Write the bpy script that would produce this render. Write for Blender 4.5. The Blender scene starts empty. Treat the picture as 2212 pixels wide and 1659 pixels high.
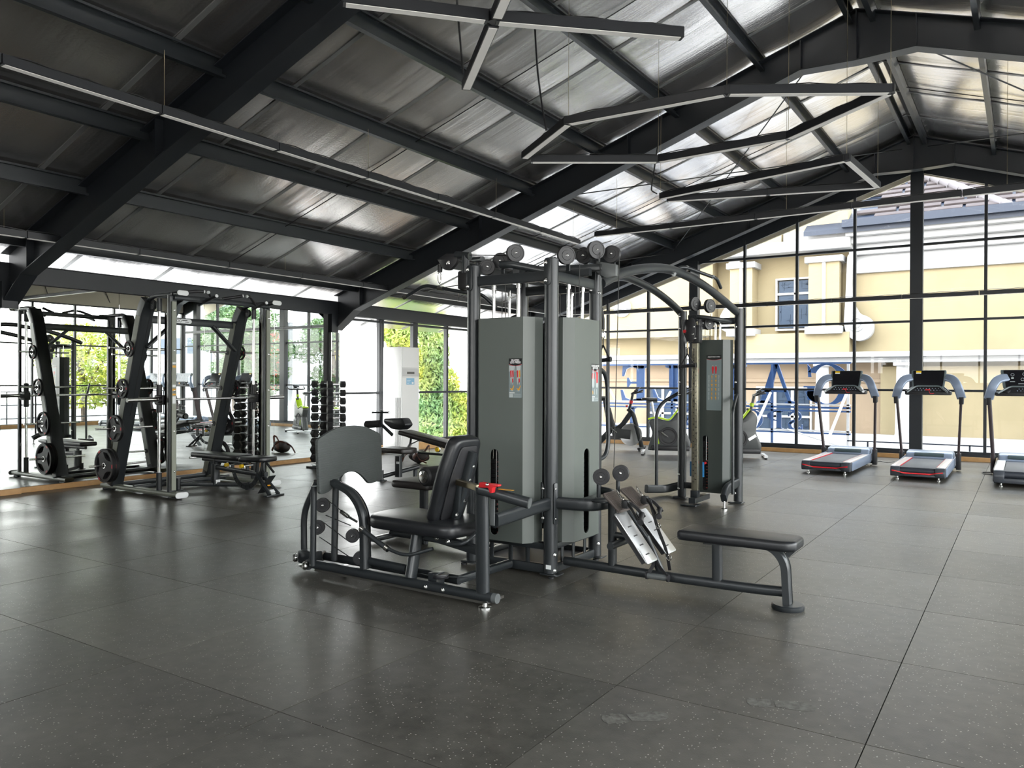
import bpy, bmesh, math, random
from mathutils import Vector, Matrix
random.seed(7)
PI = math.pi
C = bpy.context.scene.collection
SC = bpy.context.scene

# ------------------------------------------------------------------ camera
CAMP = Vector((0.482, -3.099, 1.3236)); YAW, PITCH, ROLL, FOC = -0.580983, -0.003619, 0.0038954, 1688.73
def cam_axes():
    cy, sy, cp, sp = math.cos(YAW), math.sin(YAW), math.cos(PITCH), math.sin(PITCH)
    f = Vector((sy*cp, cy*cp, sp)); r = Vector((cy, -sy, 0)); u = r.cross(f)
    cr, sr = math.cos(ROLL), math.sin(ROLL)
    return cr*r+sr*u, -sr*r+cr*u, f
R_, U_, F_ = cam_axes()
cam = bpy.data.cameras.new('camera'); co = bpy.data.objects.new('camera', cam); C.objects.link(co)
cam.sensor_width = 36; cam.lens = FOC*36/2212; cam.clip_start = .05; cam.clip_end = 300
M = Matrix((R_, U_, -F_)).transposed().to_4x4(); M.translation = CAMP
co.matrix_world = M; SC.camera = co
def at(px, py, ax, c):
    """real-world point seen at photo pixel (px,py) on the plane ax = c (measuring aid)"""
    d = F_ + R_*((px-1106)/FOC) - U_*((py-829.5)/FOC)
    i = 'xyz'.index(ax); t = (c-CAMP[i])/d[i]
    return CAMP + d*t

# ------------------------------------------------------------------ light and exposure
w = bpy.data.worlds.new('sky'); SC.world = w; w.use_nodes = True
nt = w.node_tree; nt.nodes.clear()
out = nt.nodes.new('ShaderNodeOutputWorld'); bg = nt.nodes.new('ShaderNodeBackground')
tc = nt.nodes.new('ShaderNodeTexCoord'); sep = nt.nodes.new('ShaderNodeSeparateXYZ'); cr = nt.nodes.new('ShaderNodeValToRGB')
nt.links.new(tc.outputs['Generated'], sep.inputs[0]); nt.links.new(sep.outputs['Z'], cr.inputs[0])
cr.color_ramp.elements[0].position = 0.0; cr.color_ramp.elements[0].color = (1.0, 0.97, 0.93, 1)
cr.color_ramp.elements[1].position = 0.6; cr.color_ramp.elements[1].color = (0.86, 0.93, 1.0, 1)
nt.links.new(cr.outputs[0], bg.inputs[0]); nt.links.new(bg.outputs[0], out.inputs[0])
bg.inputs['Strength'].default_value = 4.2
SC.view_settings.view_transform = 'Standard'; SC.view_settings.look = 'None'
SC.view_settings.exposure = 1.6; SC.view_settings.gamma = 1; SC.view_settings.use_curve_mapping = False
SC.cycles.use_denoising = True
SC.cycles.max_bounces = 10; SC.cycles.transparent_max_bounces = 16; SC.cycles.glossy_bounces = 6
SC.cycles.caustics_reflective = False; SC.cycles.sample_clamp_indirect = 12

# ------------------------------------------------------------------ materials
MATS = {}
def mat(name, col, rough=.5, metal=0., spec=.5, emis=0., noise=None, bump=None, coat=0.):
    m = bpy.data.materials.new(name); m.use_nodes = True; n = m.node_tree; b = n.nodes['Principled BSDF']
    b.inputs['Base Color'].default_value = (*col, 1); b.inputs['Roughness'].default_value = rough
    b.inputs['Metallic'].default_value = metal; b.inputs['Specular IOR Level'].default_value = spec
    b.inputs['Coat Weight'].default_value = coat
    if emis: b.inputs['Emission Color'].default_value = (*col, 1); b.inputs['Emission Strength'].default_value = emis
    if noise or bump:
        g = n.nodes.new('ShaderNodeNewGeometry')
    if noise:   # (scale, colour2, amount)
        t = n.nodes.new('ShaderNodeTexNoise'); t.inputs['Scale'].default_value = noise[0]; t.inputs['Detail'].default_value = 4
        n.links.new(g.outputs['Position'], t.inputs['Vector'])
        mx = n.nodes.new('ShaderNodeMix'); mx.data_type = 'RGBA'
        rp = n.nodes.new('ShaderNodeMapRange'); rp.inputs[1].default_value = .35; rp.inputs[2].default_value = .65; rp.inputs[4].default_value = noise[2]
        n.links.new(t.outputs[0], rp.inputs[0]); n.links.new(rp.outputs[0], mx.inputs[0])
        mx.inputs[6].default_value = (*col, 1); mx.inputs[7].default_value = (*noise[1], 1); n.links.new(mx.outputs[2], b.inputs['Base Color'])
    if bump:    # (scale, strength)
        t = n.nodes.new('ShaderNodeTexNoise'); t.inputs['Scale'].default_value = bump[0]; t.inputs['Detail'].default_value = 3
        n.links.new(g.outputs['Position'], t.inputs['Vector'])
        bp = n.nodes.new('ShaderNodeBump'); bp.inputs['Strength'].default_value = bump[1]; bp.inputs['Distance'].default_value = .002
        n.links.new(t.outputs[0], bp.inputs['Height']); n.links.new(bp.outputs[0], b.inputs['Normal'])
    MATS[name] = m; return m
def glassmat(name, tint, ior=1.45):
    m = bpy.data.materials.new(name); m.use_nodes = True; n = m.node_tree; n.nodes.clear()
    o = n.nodes.new('ShaderNodeOutputMaterial'); mx = n.nodes.new('ShaderNodeMixShader'); t = n.nodes.new('ShaderNodeBsdfTransparent')
    g = n.nodes.new('ShaderNodeBsdfGlossy'); f = n.nodes.new('ShaderNodeFresnel'); f.inputs[0].default_value = ior
    g.inputs['Roughness'].default_value = 0.0; t.inputs[0].default_value = (*tint, 1)
    ge = n.nodes.new('ShaderNodeNewGeometry'); iv = n.nodes.new('ShaderNodeMath'); iv.operation = 'SUBTRACT'; iv.inputs[0].default_value = 1; n.links.new(ge.outputs['Backfacing'], iv.inputs[1]); mf = n.nodes.new('ShaderNodeMath'); mf.operation = 'MULTIPLY'; n.links.new(f.outputs[0], mf.inputs[0]); n.links.new(iv.outputs[0], mf.inputs[1]); n.links.new(mf.outputs[0], mx.inputs[0]); n.links.new(t.outputs[0], mx.inputs[1]); n.links.new(g.outputs[0], mx.inputs[2]); n.links.new(mx.outputs[0], o.inputs[0])
    return m
STEEL = mat('black_painted_steel', (.012,.0145,.018), .42, bump=(60,.1))
FRAME = mat('charcoal_powder_coat', (.022,.0255,.028), .32, .1, bump=(900,.12))
OLIVE = mat('grey_powder_coat', (.25,.265,.215), .4, .0, bump=(900,.1))
GREYP = mat('mid_grey_powder_coat', (.10,.108,.108), .38, .0, bump=(900,.1))
SHROUD = mat('grey_shroud_plastic', (.11,.125,.113), .42, bump=(400,.1))
VINYL = mat('black_vinyl', (.011,.012,.014), .32, bump=(500,.25))
VINYLB = mat('brownish_worn_vinyl', (.021,.018,.017), .4, bump=(500,.25))
RUBBER = mat('black_rubber', (.012,.012,.013), .55, bump=(300,.2))
FOAM = mat('black_foam_grip', (.015,.015,.015), .75, bump=(400,.4))
CHROME = mat('chrome', (.78,.78,.76), .14, 1.)
BRASSY = mat('zinc_plated_steel', (.42,.36,.24), .28, 1.)
SILVER = mat('brushed_aluminium', (.62,.63,.64), .3, .9, bump=(300,.1))
SILVERP = mat('bluish_silver_plastic', (.22,.27,.36), .35, .2)
BLACKG = mat('glossy_black_plastic', (.01,.01,.012), .12)
PLASTB = mat('matte_black_plastic', (.016,.016,.018), .45)
RED = mat('red_plastic', (.55,.02,.025), .35)
YEL = mat('yellow_plastic', (.85,.55,.02), .4)
LIME = mat('lime_plastic', (.5,.75,.02), .4)
WHITE = mat('white_plastic', (.78,.78,.76), .4)
LABEL = mat('white_label', (.8,.82,.82), .5)
CABLE = mat('black_cable', (.012,.012,.012), .4)
GLASS = glassmat('window_glass', (.96,.97,.97))
MIRROR = mat('mirror_silver', (.84,.87,.84), .0, 1.)
WOOD = mat('light_oak', (.55,.32,.13), .45, noise=(9,(.42,.22,.08),.7))
CREAM = mat('beige_paint', (.43,.39,.31), .6)
DIFF = mat('lamp_diffuser', (.66,.64,.60), .5, emis=.07)
ALUB = mat('black_aluminium', (.02,.021,.024), .4, .2)
GREYW = mat('dark_grey_wall', (.05,.05,.05), .7)

# ------------------------------------------------------------------ geometry helpers
def nb(): return bmesh.new()
def T(x, y, z): return Matrix.Translation((x, y, z))
def RX(a): return Matrix.Rotation(a, 4, 'X')
def RY(a): return Matrix.Rotation(a, 4, 'Y')
def RZ(a): return Matrix.Rotation(a, 4, 'Z')
def box(bm, x0, x1, y0, y1, z0, z1, M=None, bev=0.):
    vs = [bm.verts.new((x, y, z)) for x in (x0, x1) for y in (y0, y1) for z in (z0, z1)]
    fs = [bm.faces.new([vs[i] for i in f]) for f in ((0,1,3,2),(4,6,7,5),(0,4,5,1),(2,3,7,6),(0,2,6,4),(1,5,7,3))]
    if bev:
        es = list({e for f in fs for e in f.edges})
        r = bmesh.ops.bevel(bm, geom=es, offset=bev, segments=2, affect='EDGES', profile=.5)
        vs = list({v for f in r['faces'] for v in f.verts} | {v for v in vs if v.is_valid})
    if M is not None: bmesh.ops.transform(bm, matrix=M, verts=[v for v in vs if v.is_valid])
    return bm
def frame_of(d):
    d = d.normalized(); a = Vector((0,0,1)) if abs(d.z) < .9 else Vector((1,0,0))
    u = a.cross(d).normalized(); return u, d.cross(u)
def fillet(pts, r, n=5):
    P = [Vector(p) for p in pts]
    if r <= 0 or len(P) < 3: return P
    o = [P[0]]
    for i in range(1, len(P)-1):
        a, b, c = P[i-1], P[i], P[i+1]; d1 = (a-b); d2 = (c-b); rr = min(r, d1.length*.49, d2.length*.49)
        p1 = b+d1.normalized()*rr; p2 = b+d2.normalized()*rr
        for k in range(n+1):
            t = k/n; o.append(p1*(1-t)**2+b*2*t*(1-t)+p2*t*t)
    o.append(P[-1]); return o
def tube(bm, pts, r, seg=12, fil=0., prof=None, up=None, cap=True):
    """sweep a round (radius r) or given profile [(a,b)..] along pts"""
    P = fillet(pts, fil); n = len(P)
    pr = prof or [(r*math.cos(2*PI*k/seg), r*math.sin(2*PI*k/seg)) for k in range(seg)]
    rings = []; u = None
    for i in range(n):
        d = (P[min(i+1, n-1)]-P[max(i-1, 0)])
        if d.length < 1e-9: d = Vector((0,0,1))
        d.normalize()
        if u is None:
            if up is not None: v = Vector(up); u = v.cross(d); u = u.normalized() if u.length > 1e-6 else frame_of(d)[0]
            else: u = frame_of(d)[0]
        else:
            u = u - d*u.dot(d)
            u = u.normalized() if u.length > 1e-6 else frame_of(d)[0]
        v = d.cross(u)
        rings.append([bm.verts.new(P[i]+u*a+v*b) for a, b in pr])
    m = len(pr)
    for i in range(n-1):
        for k in range(m):
            bm.faces.new((rings[i][k], rings[i][(k+1)%m], rings[i+1][(k+1)%m], rings[i+1][k]))
    if cap:
        bm.faces.new(rings[0][::-1]); bm.faces.new(rings[-1])
    return bm
def rr(w, h, r=.008, n=3):
    """rounded rectangle profile"""
    o = []
    for cx, cy, a0 in ((w/2-r, h/2-r, 0), (-w/2+r, h/2-r, PI/2), (-w/2+r, -h/2+r, PI), (w/2-r, -h/2+r, 1.5*PI)):
        for k in range(n+1):
            a = a0+PI/2*k/n; o.append((cx+r*math.cos(a), cy+r*math.sin(a)))
    return o
def oval(w, h, n=12):
    """flat-sided oval profile (w long, h high)"""
    o = []
    for s, a0 in ((1, -PI/2), (-1, PI/2)):
        for k in range(n//2+1):
            a = a0+PI*k/(n//2); o.append((s*(w-h)/2+h/2*math.cos(a), h/2*math.sin(a)))
    return o
def rpoly(pts, r, n=3):
    """round the corners of a closed 2D polygon"""
    o = []; N = len(pts)
    rs = r if isinstance(r, (list, tuple)) else [r]*N
    for i in range(N):
        a, b, c = Vector(pts[i-1]), Vector(pts[i]), Vector(pts[(i+1)%N]); rr_ = rs[i]
        if rr_ <= 0: o.append(tuple(b)); continue
        d1, d2 = a-b, c-b; q = min(rr_, d1.length*.49, d2.length*.49)
        p1, p2 = b+d1.normalized()*q, b+d2.normalized()*q
        for k in range(n+1):
            t = k/n; p = p1*(1-t)**2+b*2*t*(1-t)+p2*t*t; o.append((p.x, p.y))
    return o
def prism(bm, pts, depth, M=Matrix(), bev=0., holes=(), seg=2):
    """extrude 2D polygon (local XY) by depth along local Z"""
    loops = [pts]+list(holes); V = []; E = []
    for lp in loops:
        vs = [bm.verts.new((p[0], p[1], 0)) for p in lp]; V += vs
        E += [bm.edges.new((vs[i], vs[(i+1)%len(vs)])) for i in range(len(vs))]
    if holes:
        r = bmesh.ops.triangle_fill(bm, use_beauty=True, use_dissolve=True, edges=E); fs = [g for g in r['geom'] if isinstance(g, bmesh.types.BMFace)]
    else: fs = [bm.faces.new(V)]
    r = bmesh.ops.extrude_face_region(bm, geom=fs); nv = [g for g in r['geom'] if isinstance(g, bmesh.types.BMVert)]
    bmesh.ops.translate(bm, vec=(0,0,depth), verts=nv)
    allv = set(V) | set(nv)
    if bev:
        es = [e for e in {e for v in allv for e in v.link_edges} if len(e.link_faces) == 2 and e.calc_face_angle(0) > .9]
        # bevel only the rims
        es = [e for e in es if abs(e.verts[0].co.z-e.verts[1].co.z) < 1e-7]
        r = bmesh.ops.bevel(bm, geom=es, offset=bev, segments=seg, affect='EDGES', profile=.5)
        allv = {v for v in allv if v.is_valid} | {v for f in r['faces'] for v in f.verts}
    bmesh.ops.transform(bm, matrix=M, verts=list(allv)); return bm
def cyl(bm, p0, p1, r, r2=None, seg=16):
    p0, p1 = Vector(p0), Vector(p1); d = p1-p0; u, v = frame_of(d); r2 = r if r2 is None else r2
    a = [bm.verts.new(p0+(u*math.cos(2*PI*k/seg)+v*math.sin(2*PI*k/seg))*r) for k in range(seg)]
    b = [bm.verts.new(p1+(u*math.cos(2*PI*k/seg)+v*math.sin(2*PI*k/seg))*r2) for k in range(seg)]
    for k in range(seg): bm.faces.new((a[k], a[(k+1)%seg], b[(k+1)%seg], b[k]))
    bm.faces.new(a[::-1]); bm.faces.new(b); return bm
def lathe(bm, prof, p, axis, seg=24):
    """prof [(r, h)..] about axis through p"""
    p = Vector(p); d = Vector(axis).normalized(); u, v = frame_of(d); rings = []
    for r, h in prof:
        if r < 1e-6: rings.append([bm.verts.new(p+d*h)])
        else: rings.append([bm.verts.new(p+d*h+(u*math.cos(2*PI*k/seg)+v*math.sin(2*PI*k/seg))*r) for k in range(seg)])
    for a, b in zip(rings, rings[1:]):
        for k in range(seg):
            k2 = (k+1)%seg
            if len(a) == 1 and len(b) == 1: continue
            if len(a) == 1: bm.faces.new((a[0], b[k2], b[k]))
            elif len(b) == 1: bm.faces.new((a[k], a[k2], b[0]))
            else: bm.faces.new((a[k], a[k2], b[k2], b[k]))
    return bm
def obj(name, bm, m, parent=None, smooth=True, struct=False, stuff=False):
    bmesh.ops.recalc_face_normals(bm, faces=bm.faces[:])
    me = bpy.data.meshes.new(name); bm.to_mesh(me); bm.free(); me.materials.append(m)
    if smooth:
        me.shade_smooth(); me.set_sharp_from_angle(angle=math.radians(38))
    o = bpy.data.objects.new(name, me); C.objects.link(o)
    if parent is not None:
        o.parent = parent
        if parent.parent is None: o.matrix_parent_inverse = Matrix.Translation(-parent.location)
    if struct: o['kind'] = 'structure'
    if stuff: o['kind'] = 'stuff'
    return o
def tag(o, label, cat, group=None):
    o['label'] = label; o['category'] = cat
    if group: o['group'] = group
    return o
def thing(name, label, cat, loc=(0,0,0), group=None):
    o = bpy.data.objects.new(name, None); C.objects.link(o); o.location = loc; o.empty_display_size = .1
    return tag(o, label, cat, group)
def skeleton(name, loc=(0,0,0)):
    o = bpy.data.objects.new(name, None); C.objects.link(o); o.location = loc; o['kind'] = 'structure'; return o
def copy_tree(o, loc=None, rotz=0., label=None, group=None):
    r = o.copy(); C.objects.link(r)
    if loc is not None: r.location = loc
    if rotz: r.rotation_euler = (0,0,rotz)
    if label: r['label'] = label
    if group: r['group'] = group
    for ch in list(o.children):
        c = ch.copy(); C.objects.link(c); c.parent = r; c.matrix_parent_inverse = ch.matrix_parent_inverse.copy()
        for g in list(ch.children):
            d = g.copy(); C.objects.link(d); d.parent = c; d.matrix_parent_inverse = g.matrix_parent_inverse.copy()
    return r
def inst(src, parent, M):
    """another piece sharing src's mesh, under the same kind of parent"""
    o = src.copy(); C.objects.link(o); o.parent = parent; o.matrix_parent_inverse = src.matrix_parent_inverse.copy(); o.matrix_basis = M
    return o
def bolt(bm, p, d, r=.011):
    lathe(bm, [(0,0),(r*1.25,0),(r*1.25,.002),(r,.003),(r*.8,.009),(r*.3,.0115),(0,.012)], p, d, 10)
def text(name, s, size, M, m, parent, ext=.0008, bold=True):
    cu = bpy.data.curves.new(name, 'FONT'); cu.body = s; cu.size = size; cu.align_x = 'CENTER'; cu.align_y = 'CENTER'; cu.extrude = ext
    cu.resolution_u = 2
    if bold: cu.offset = size*.02
    t = bpy.data.objects.new('tmp', cu); me = bpy.data.meshes.new_from_object(t); bpy.data.objects.remove(t); bpy.data.curves.remove(cu)
    me.name = name; me.transform(M); me.materials.clear(); me.materials.append(m)
    o = bpy.data.objects.new(name, me); C.objects.link(o); o.parent = parent
    if parent.parent is None: o.matrix_parent_inverse = Matrix.Translation(-parent.location)
    return o

# ================================================================== floor
def floor_mat():
    m = bpy.data.materials.new('speckled_rubber'); m.use_nodes = True; n = m.node_tree; b = n.nodes['Principled BSDF']; L = n.links.new
    g = n.nodes.new('ShaderNodeNewGeometry'); oi = n.nodes.new('ShaderNodeObjectInfo')
    n1 = n.nodes.new('ShaderNodeTexNoise'); n1.inputs['Scale'].default_value = 1.6; n1.inputs['Detail'].default_value = 6
    n2 = n.nodes.new('ShaderNodeTexNoise'); n2.inputs['Scale'].default_value = 14; n2.inputs['Detail'].default_value = 5
    L(g.outputs['Position'], n1.inputs['Vector']); L(g.outputs['Position'], n2.inputs['Vector'])
    v = n.nodes.new('ShaderNodeTexVoronoi'); v.inputs['Scale'].default_value = 58; L(g.outputs['Position'], v.inputs['Vector'])
    v2 = n.nodes.new('ShaderNodeTexNoise'); v2.inputs['Scale'].default_value = 170; L(g.outputs['Position'], v2.inputs['Vector'])
    lt = n.nodes.new('ShaderNodeMath'); lt.operation = 'LESS_THAN'; lt.inputs[1].default_value = .15; L(v.outputs['Distance'], lt.inputs[0])
    sr = n.nodes.new('ShaderNodeSeparateColor'); L(v.outputs['Color'], sr.inputs[0])
    gt = n.nodes.new('ShaderNodeMath'); gt.operation = 'GREATER_THAN'; gt.inputs[1].default_value = .42; L(sr.outputs[0], gt.inputs[0])
    mu = n.nodes.new('ShaderNodeMath'); mu.operation = 'MULTIPLY'; L(lt.outputs[0], mu.inputs[0]); L(gt.outputs[0], mu.inputs[1])
    ad = n.nodes.new('ShaderNodeMath'); ad.operation = 'MULTIPLY_ADD'; ad.inputs[1].default_value = .5; L(n1.outputs[0], ad.inputs[0]); 
    m2 = n.nodes.new('ShaderNodeMath'); m2.operation = 'MULTIPLY'; m2.inputs[1].default_value = .35; L(n2.outputs[0], m2.inputs[0]); L(m2.outputs[0], ad.inputs[2])
    a3 = n.nodes.new('ShaderNodeMath'); a3.operation = 'MULTIPLY_ADD'; a3.inputs[1].default_value = .16; L(oi.outputs['Random'], a3.inputs[0]); L(ad.outputs[0], a3.inputs[2])
    cr = n.nodes.new('ShaderNodeValToRGB'); e = cr.color_ramp.elements; e[0].position = .34; e[0].color = (.036,.034,.029,1); e[1].position = .66; e[1].color = (.105,.098,.083,1)
    L(a3.outputs[0], cr.inputs[0])
    mx = n.nodes.new('ShaderNodeMix'); mx.data_type = 'RGBA'; L(mu.outputs[0], mx.inputs[0]); L(cr.outputs[0], mx.inputs[6]); mx.inputs[7].default_value = (.42,.40,.35,1)
    L(mx.outputs[2], b.inputs['Base Color'])
    mr = n.nodes.new('ShaderNodeMapRange'); mr.inputs[1].default_value = .1; mr.inputs[2].default_value = .9; mr.inputs[3].default_value = .26; mr.inputs[4].default_value = .46
    L(n1.outputs[0], mr.inputs[0]); L(mr.outputs[0], b.inputs['Roughness']); b.inputs['Specular IOR Level'].default_value = .55
    bp = n.nodes.new('ShaderNodeBump'); bp.inputs['Strength'].default_value = .25; bp.inputs['Distance'].default_value = .0015; L(v2.outputs[0], bp.inputs['Height']); L(bp.outputs[0], b.inputs['Normal'])
    return m
FLOORM = floor_mat()
X0, X1, Y0, Y1 = -9.3, 3.7, -5.0, 12.2          # room
bm = nb(); box(bm, X0-.4, X1+.3, Y0-.2, Y1+.2, -.2, -.014); floor = obj('floor', bm, GREYW, struct=True)
def tile_mesh(w, h):
    bm = nb(); g = .0022
    box(bm, g, w-g, g, h-g, -.0135, 0)
    return bm
tsrc = {}
for ix in range(-10, 4):
    for iy in range(-3, 13):
        xa, xb = max(ix, X0), min(ix+1, X1); ya, yb = iy, min(iy+1, Y1)
        k = (round(xb-xa, 2), round(yb-ya, 2))
        if k not in tsrc:
            o = obj('rubber_tile', tile_mesh(*k), FLOORM, floor, smooth=False); tsrc[k] = o
        else: o = tsrc[k].copy(); C.objects.link(o); o.parent = floor
        o.location = (xa, ya, random.uniform(-.0003, .0))
bm = nb()
for ix in range(-10, 4):
    for iy in range(-5, -3): box(bm, max(ix, X0)+.002, min(ix+1, X1)-.002, iy+.002, iy+.998, -.0135, 0)
obj('rubber_tile', bm, FLOORM, floor, stuff=True)
# faint dusty shoe prints
DUST = mat('dust', (.135,.13,.115), .8, noise=(40,(.075,.07,.06),1.))
def shoeprint(cx, cy, a, name='shoe_print'):
    bm = nb(); M = T(cx, cy, .0004) @ RZ(a)
    for k in range(7):
        x = -.12+k*.034; w = .036+.012*math.sin(k*1.1+.5)
        prism(bm, [(x, -w), (x+.022, -w*.9), (x+.014, w), (x-.004, w*.9)], .0006, M)
    prism(bm, rpoly([(-.13,-.03),(-.05,-.038),(-.03,0),(-.05,.036),(-.13,.03)], .02), .0004, M)
    prism(bm, rpoly([(-.01,-.03),(.07,-.046),(.13,-.035),(.14,.01),(.10,.042),(.02,.04),(-.01,.02)], .02), .0004, M)
    obj(name, bm, DUST, floor)
p = at(1685, 1522, 'z', 0); shoeprint(p.x, p.y, .35)
p = at(1370, 1550, 'z', 0); shoeprint(p.x, p.y, .75)

# ================================================================== roof
XR, SL, ZL = -1.12, .335, 5.585
def rz(x, z0=ZL): return z0-SL*abs(x-XR)
def foil_mat():
    m = bpy.data.materials.new('foil_insulation'); m.use_nodes = True; n = m.node_tree; b = n.nodes['Principled BSDF']; L = n.links.new
    b.inputs['Metallic'].default_value = .96; b.inputs['Base Color'].default_value = (.90,.87,.845,1)
    g = n.nodes.new('ShaderNodeNewGeometry'); mp = n.nodes.new('ShaderNodeMapping'); L(g.outputs['Position'], mp.inputs['Vector']); mp.inputs['Scale'].default_value = (.25, 5, .25)
    n1 = n.nodes.new('ShaderNodeTexNoise'); n1.inputs['Scale'].default_value = .9; n1.inputs['Detail'].default_value = 3; L(mp.outputs[0], n1.inputs['Vector'])
    n2 = n.nodes.new('ShaderNodeTexNoise'); n2.inputs['Scale'].default_value = 45; n2.inputs['Detail'].default_value = 3; L(g.outputs['Position'], n2.inputs['Vector'])
    b1 = n.nodes.new('ShaderNodeBump'); b1.inputs['Strength'].default_value = .5; b1.inputs['Distance'].default_value = .02; L(n1.outputs[0], b1.inputs['Height'])
    b2 = n.nodes.new('ShaderNodeBump'); b2.inputs['Strength'].default_value = .3; b2.inputs['Distance'].default_value = .004; L(n2.outputs[0], b2.inputs['Height']); L(b1.outputs[0], b2.inputs['Normal']); L(b2.outputs[0], b.inputs['Normal'])
    mr = n.nodes.new('ShaderNodeMapRange'); mr.inputs[1].default_value = .3; mr.inputs[2].default_value = .7; mr.inputs[3].default_value = .19; mr.inputs[4].default_value = .27; L(n1.outputs[0], mr.inputs[0]); L(mr.outputs[0], b.inputs['Roughness'])
    return m
FOIL = foil_mat(); TAPE = mat('foil_tape', (.3,.3,.29), .45, .6)
bm = nb()
for s, xe in ((-1, X0-1.35), (1, X1+.3)):
    a, b_ = sorted((XR, xe))
    prism(bm, [(XR, ZL+.10), (xe, rz(xe)+.10), (xe, rz(xe)+.16), (XR, ZL+.16)] if s > 0 else [(XR, ZL+.16), (xe, rz(xe)+.16), (xe, rz(xe)+.10), (XR, ZL+.10)], Y1+.35-Y0+.2, Matrix(((1,0,0,0),(0,0,1,Y0-.2),(0,1,0,0),(0,0,0,1))))
ceiling = obj('ceiling', bm, STEEL, struct=True, smooth=False)
PURL = [-8.9, -7.65, -6.54, -5.43, -4.33, -3.27, -2.2, -1.22]; PURR = [-.93, .07, 1.17, 2.27, 3.37]
def strip(x_out, knots, y0, y1):
    bm = nb(); xs = []
    ks = sorted(knots+[x_out, XR])
    for a, b_ in zip(ks, ks[1:]):
        for i in range(6): xs.append((a+(b_-a)*i/6, math.sin(PI*i/6)**.7, b_-a))
    xs.append((ks[-1], 0, 1)); ny = 6; g = []
    for j in range(ny+1):
        y = y0+(y1-y0)*j/ny; q = math.sin(PI*j/ny); row = []
        for x, s, L_ in xs:
            row.append(bm.verts.new((x, y, rz(x)-s*(.010+.016*q)*min(1, L_)-.002*q)))
        g.append(row)
    for j in range(ny):
        for i in range(len(xs)-1): bm.faces.new((g[j][i], g[j][i+1], g[j+1][i+1], g[j+1][i]))
    r = bmesh.ops.extrude_face_region(bm, geom=bm.faces[:])
    bmesh.ops.translate(bm, vec=(0,0,.03), verts=[v for v in r['geom'] if isinstance(v, bmesh.types.BMVert)])
    return bm
ys = [2.03+1.24*k for k in range(-6, 9)]
srcL = srcR = srcT = None
for k, y in enumerate([Y0-.3]+ys):
    y1 = ([Y0-.3]+ys+[Y1+.1])[k+1]; 
    if k == 0 or k == len(ys) or srcL is None:
        l = obj('lining_strip', strip(X0-1.3, PURL, y+.004, y1-.004), FOIL, ceiling); r = obj('lining_strip', strip(X1, PURR, y+.004, y1-.004), FOIL, ceiling)
        if k == 1: srcL, srcR, yb = l, r, y
    else:
        for s in (srcL, srcR):
            o = s.copy(); C.objects.link(o); o.parent = ceiling; o.location = (0, y-yb, 0)
for y in ys:   # taped seams
    for xe in (X0-1.25, X1):
        bm = nb(); a, b_ = (xe, XR) if xe < XR else (XR, xe)
        tube(bm, [(a, y, rz(a)-.012), (b_, y, rz(b_)-.012)], 0, prof=rr(.05, .01, .002, 1), up=(0,0,1))
        obj('seam_tape', bm, TAPE, ceiling, smooth=False)
def rafter(Y, nm='rafter'):
    def I(x0, z0, x1, z1, name, bx): pass
    bm = nb(); t = .012
    # web (elevation polygon) then flanges along top and bottom
    top = [(X0, rz(X0, 5.5)), (XR, 5.5), (X1, rz(X1, 5.5))]
    bot = [(X1, 3.15), (X1-.5, rz(X1-.5, 5.18)-.03), (XR+.6, rz(XR+.6, 5.18)-.03), (XR, 4.93), (XR-.6, rz(XR-.6, 5.18)-.03), (X0+.45, 2.50), (X0, 2.18)]
    MX = Matrix(((1,0,0,0),(0,0,1,Y-t/2),(0,1,0,0),(0,0,0,1)))
    prism(bm, top+bot, t, MX)
    fl = rr(.19, .014, .003, 1)
    for a, b_ in zip(top, top[1:]): tube(bm, [(a[0], Y, a[1]), (b_[0], Y, b_[1])], 0, prof=fl, up=(0,0,1))
    for a, b_ in zip(bot, bot[1:]): tube(bm, [(a[0], Y, a[1]), (b_[0], Y, b_[1])], 0, prof=fl, up=(0,0,1))
    o = obj('rafter', bm, STEEL, ceiling, smooth=False)
    def zb(x):
        P = sorted(bot)
        for a, b_ in zip(P, P[1:]):
            if a[0] <= x <= b_[0]: return a[1]+(b_[1]-a[1])*(x-a[0])/(b_[0]-a[0])
    for x in (-8.72, -6.3, -3.9, -1.72, XR, -.52, 2.0, 3.2):
        bm = nb()
        for s in (-1, 1): box(bm, x-.006, x+.006, Y+s*.008, Y+s*.09, zb(x), rz(x, 5.5))
        obj('stiffener_plate', bm, STEEL, o, smooth=False)
    return o
FY = (1.25, 6.4, 11.75)
for Y in (-4.0,)+FY:
    ro = rafter(Y)
    if Y == FY[0]:
        bm = nb(); zb_ = lambda x: rz(x, 5.18)-.03
        for xa, xb, wd in ((-6.1, -5.2, .11), (-5.3, -4.4, .15), (-4.5, -3.3, .17)): tube(bm, [(xa, Y+.01, zb_(xa)-.009), (xb, Y-.005, zb_(xb)-.009)], 0, prof=rr(wd, .004, .001, 1), up=(0,0,1))
        obj('primer_patch', bm, mat('rusty_primer', (.07,.035,.018), .7, noise=(4,(.015,.013,.013),1.)), ro, smooth=False)
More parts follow.
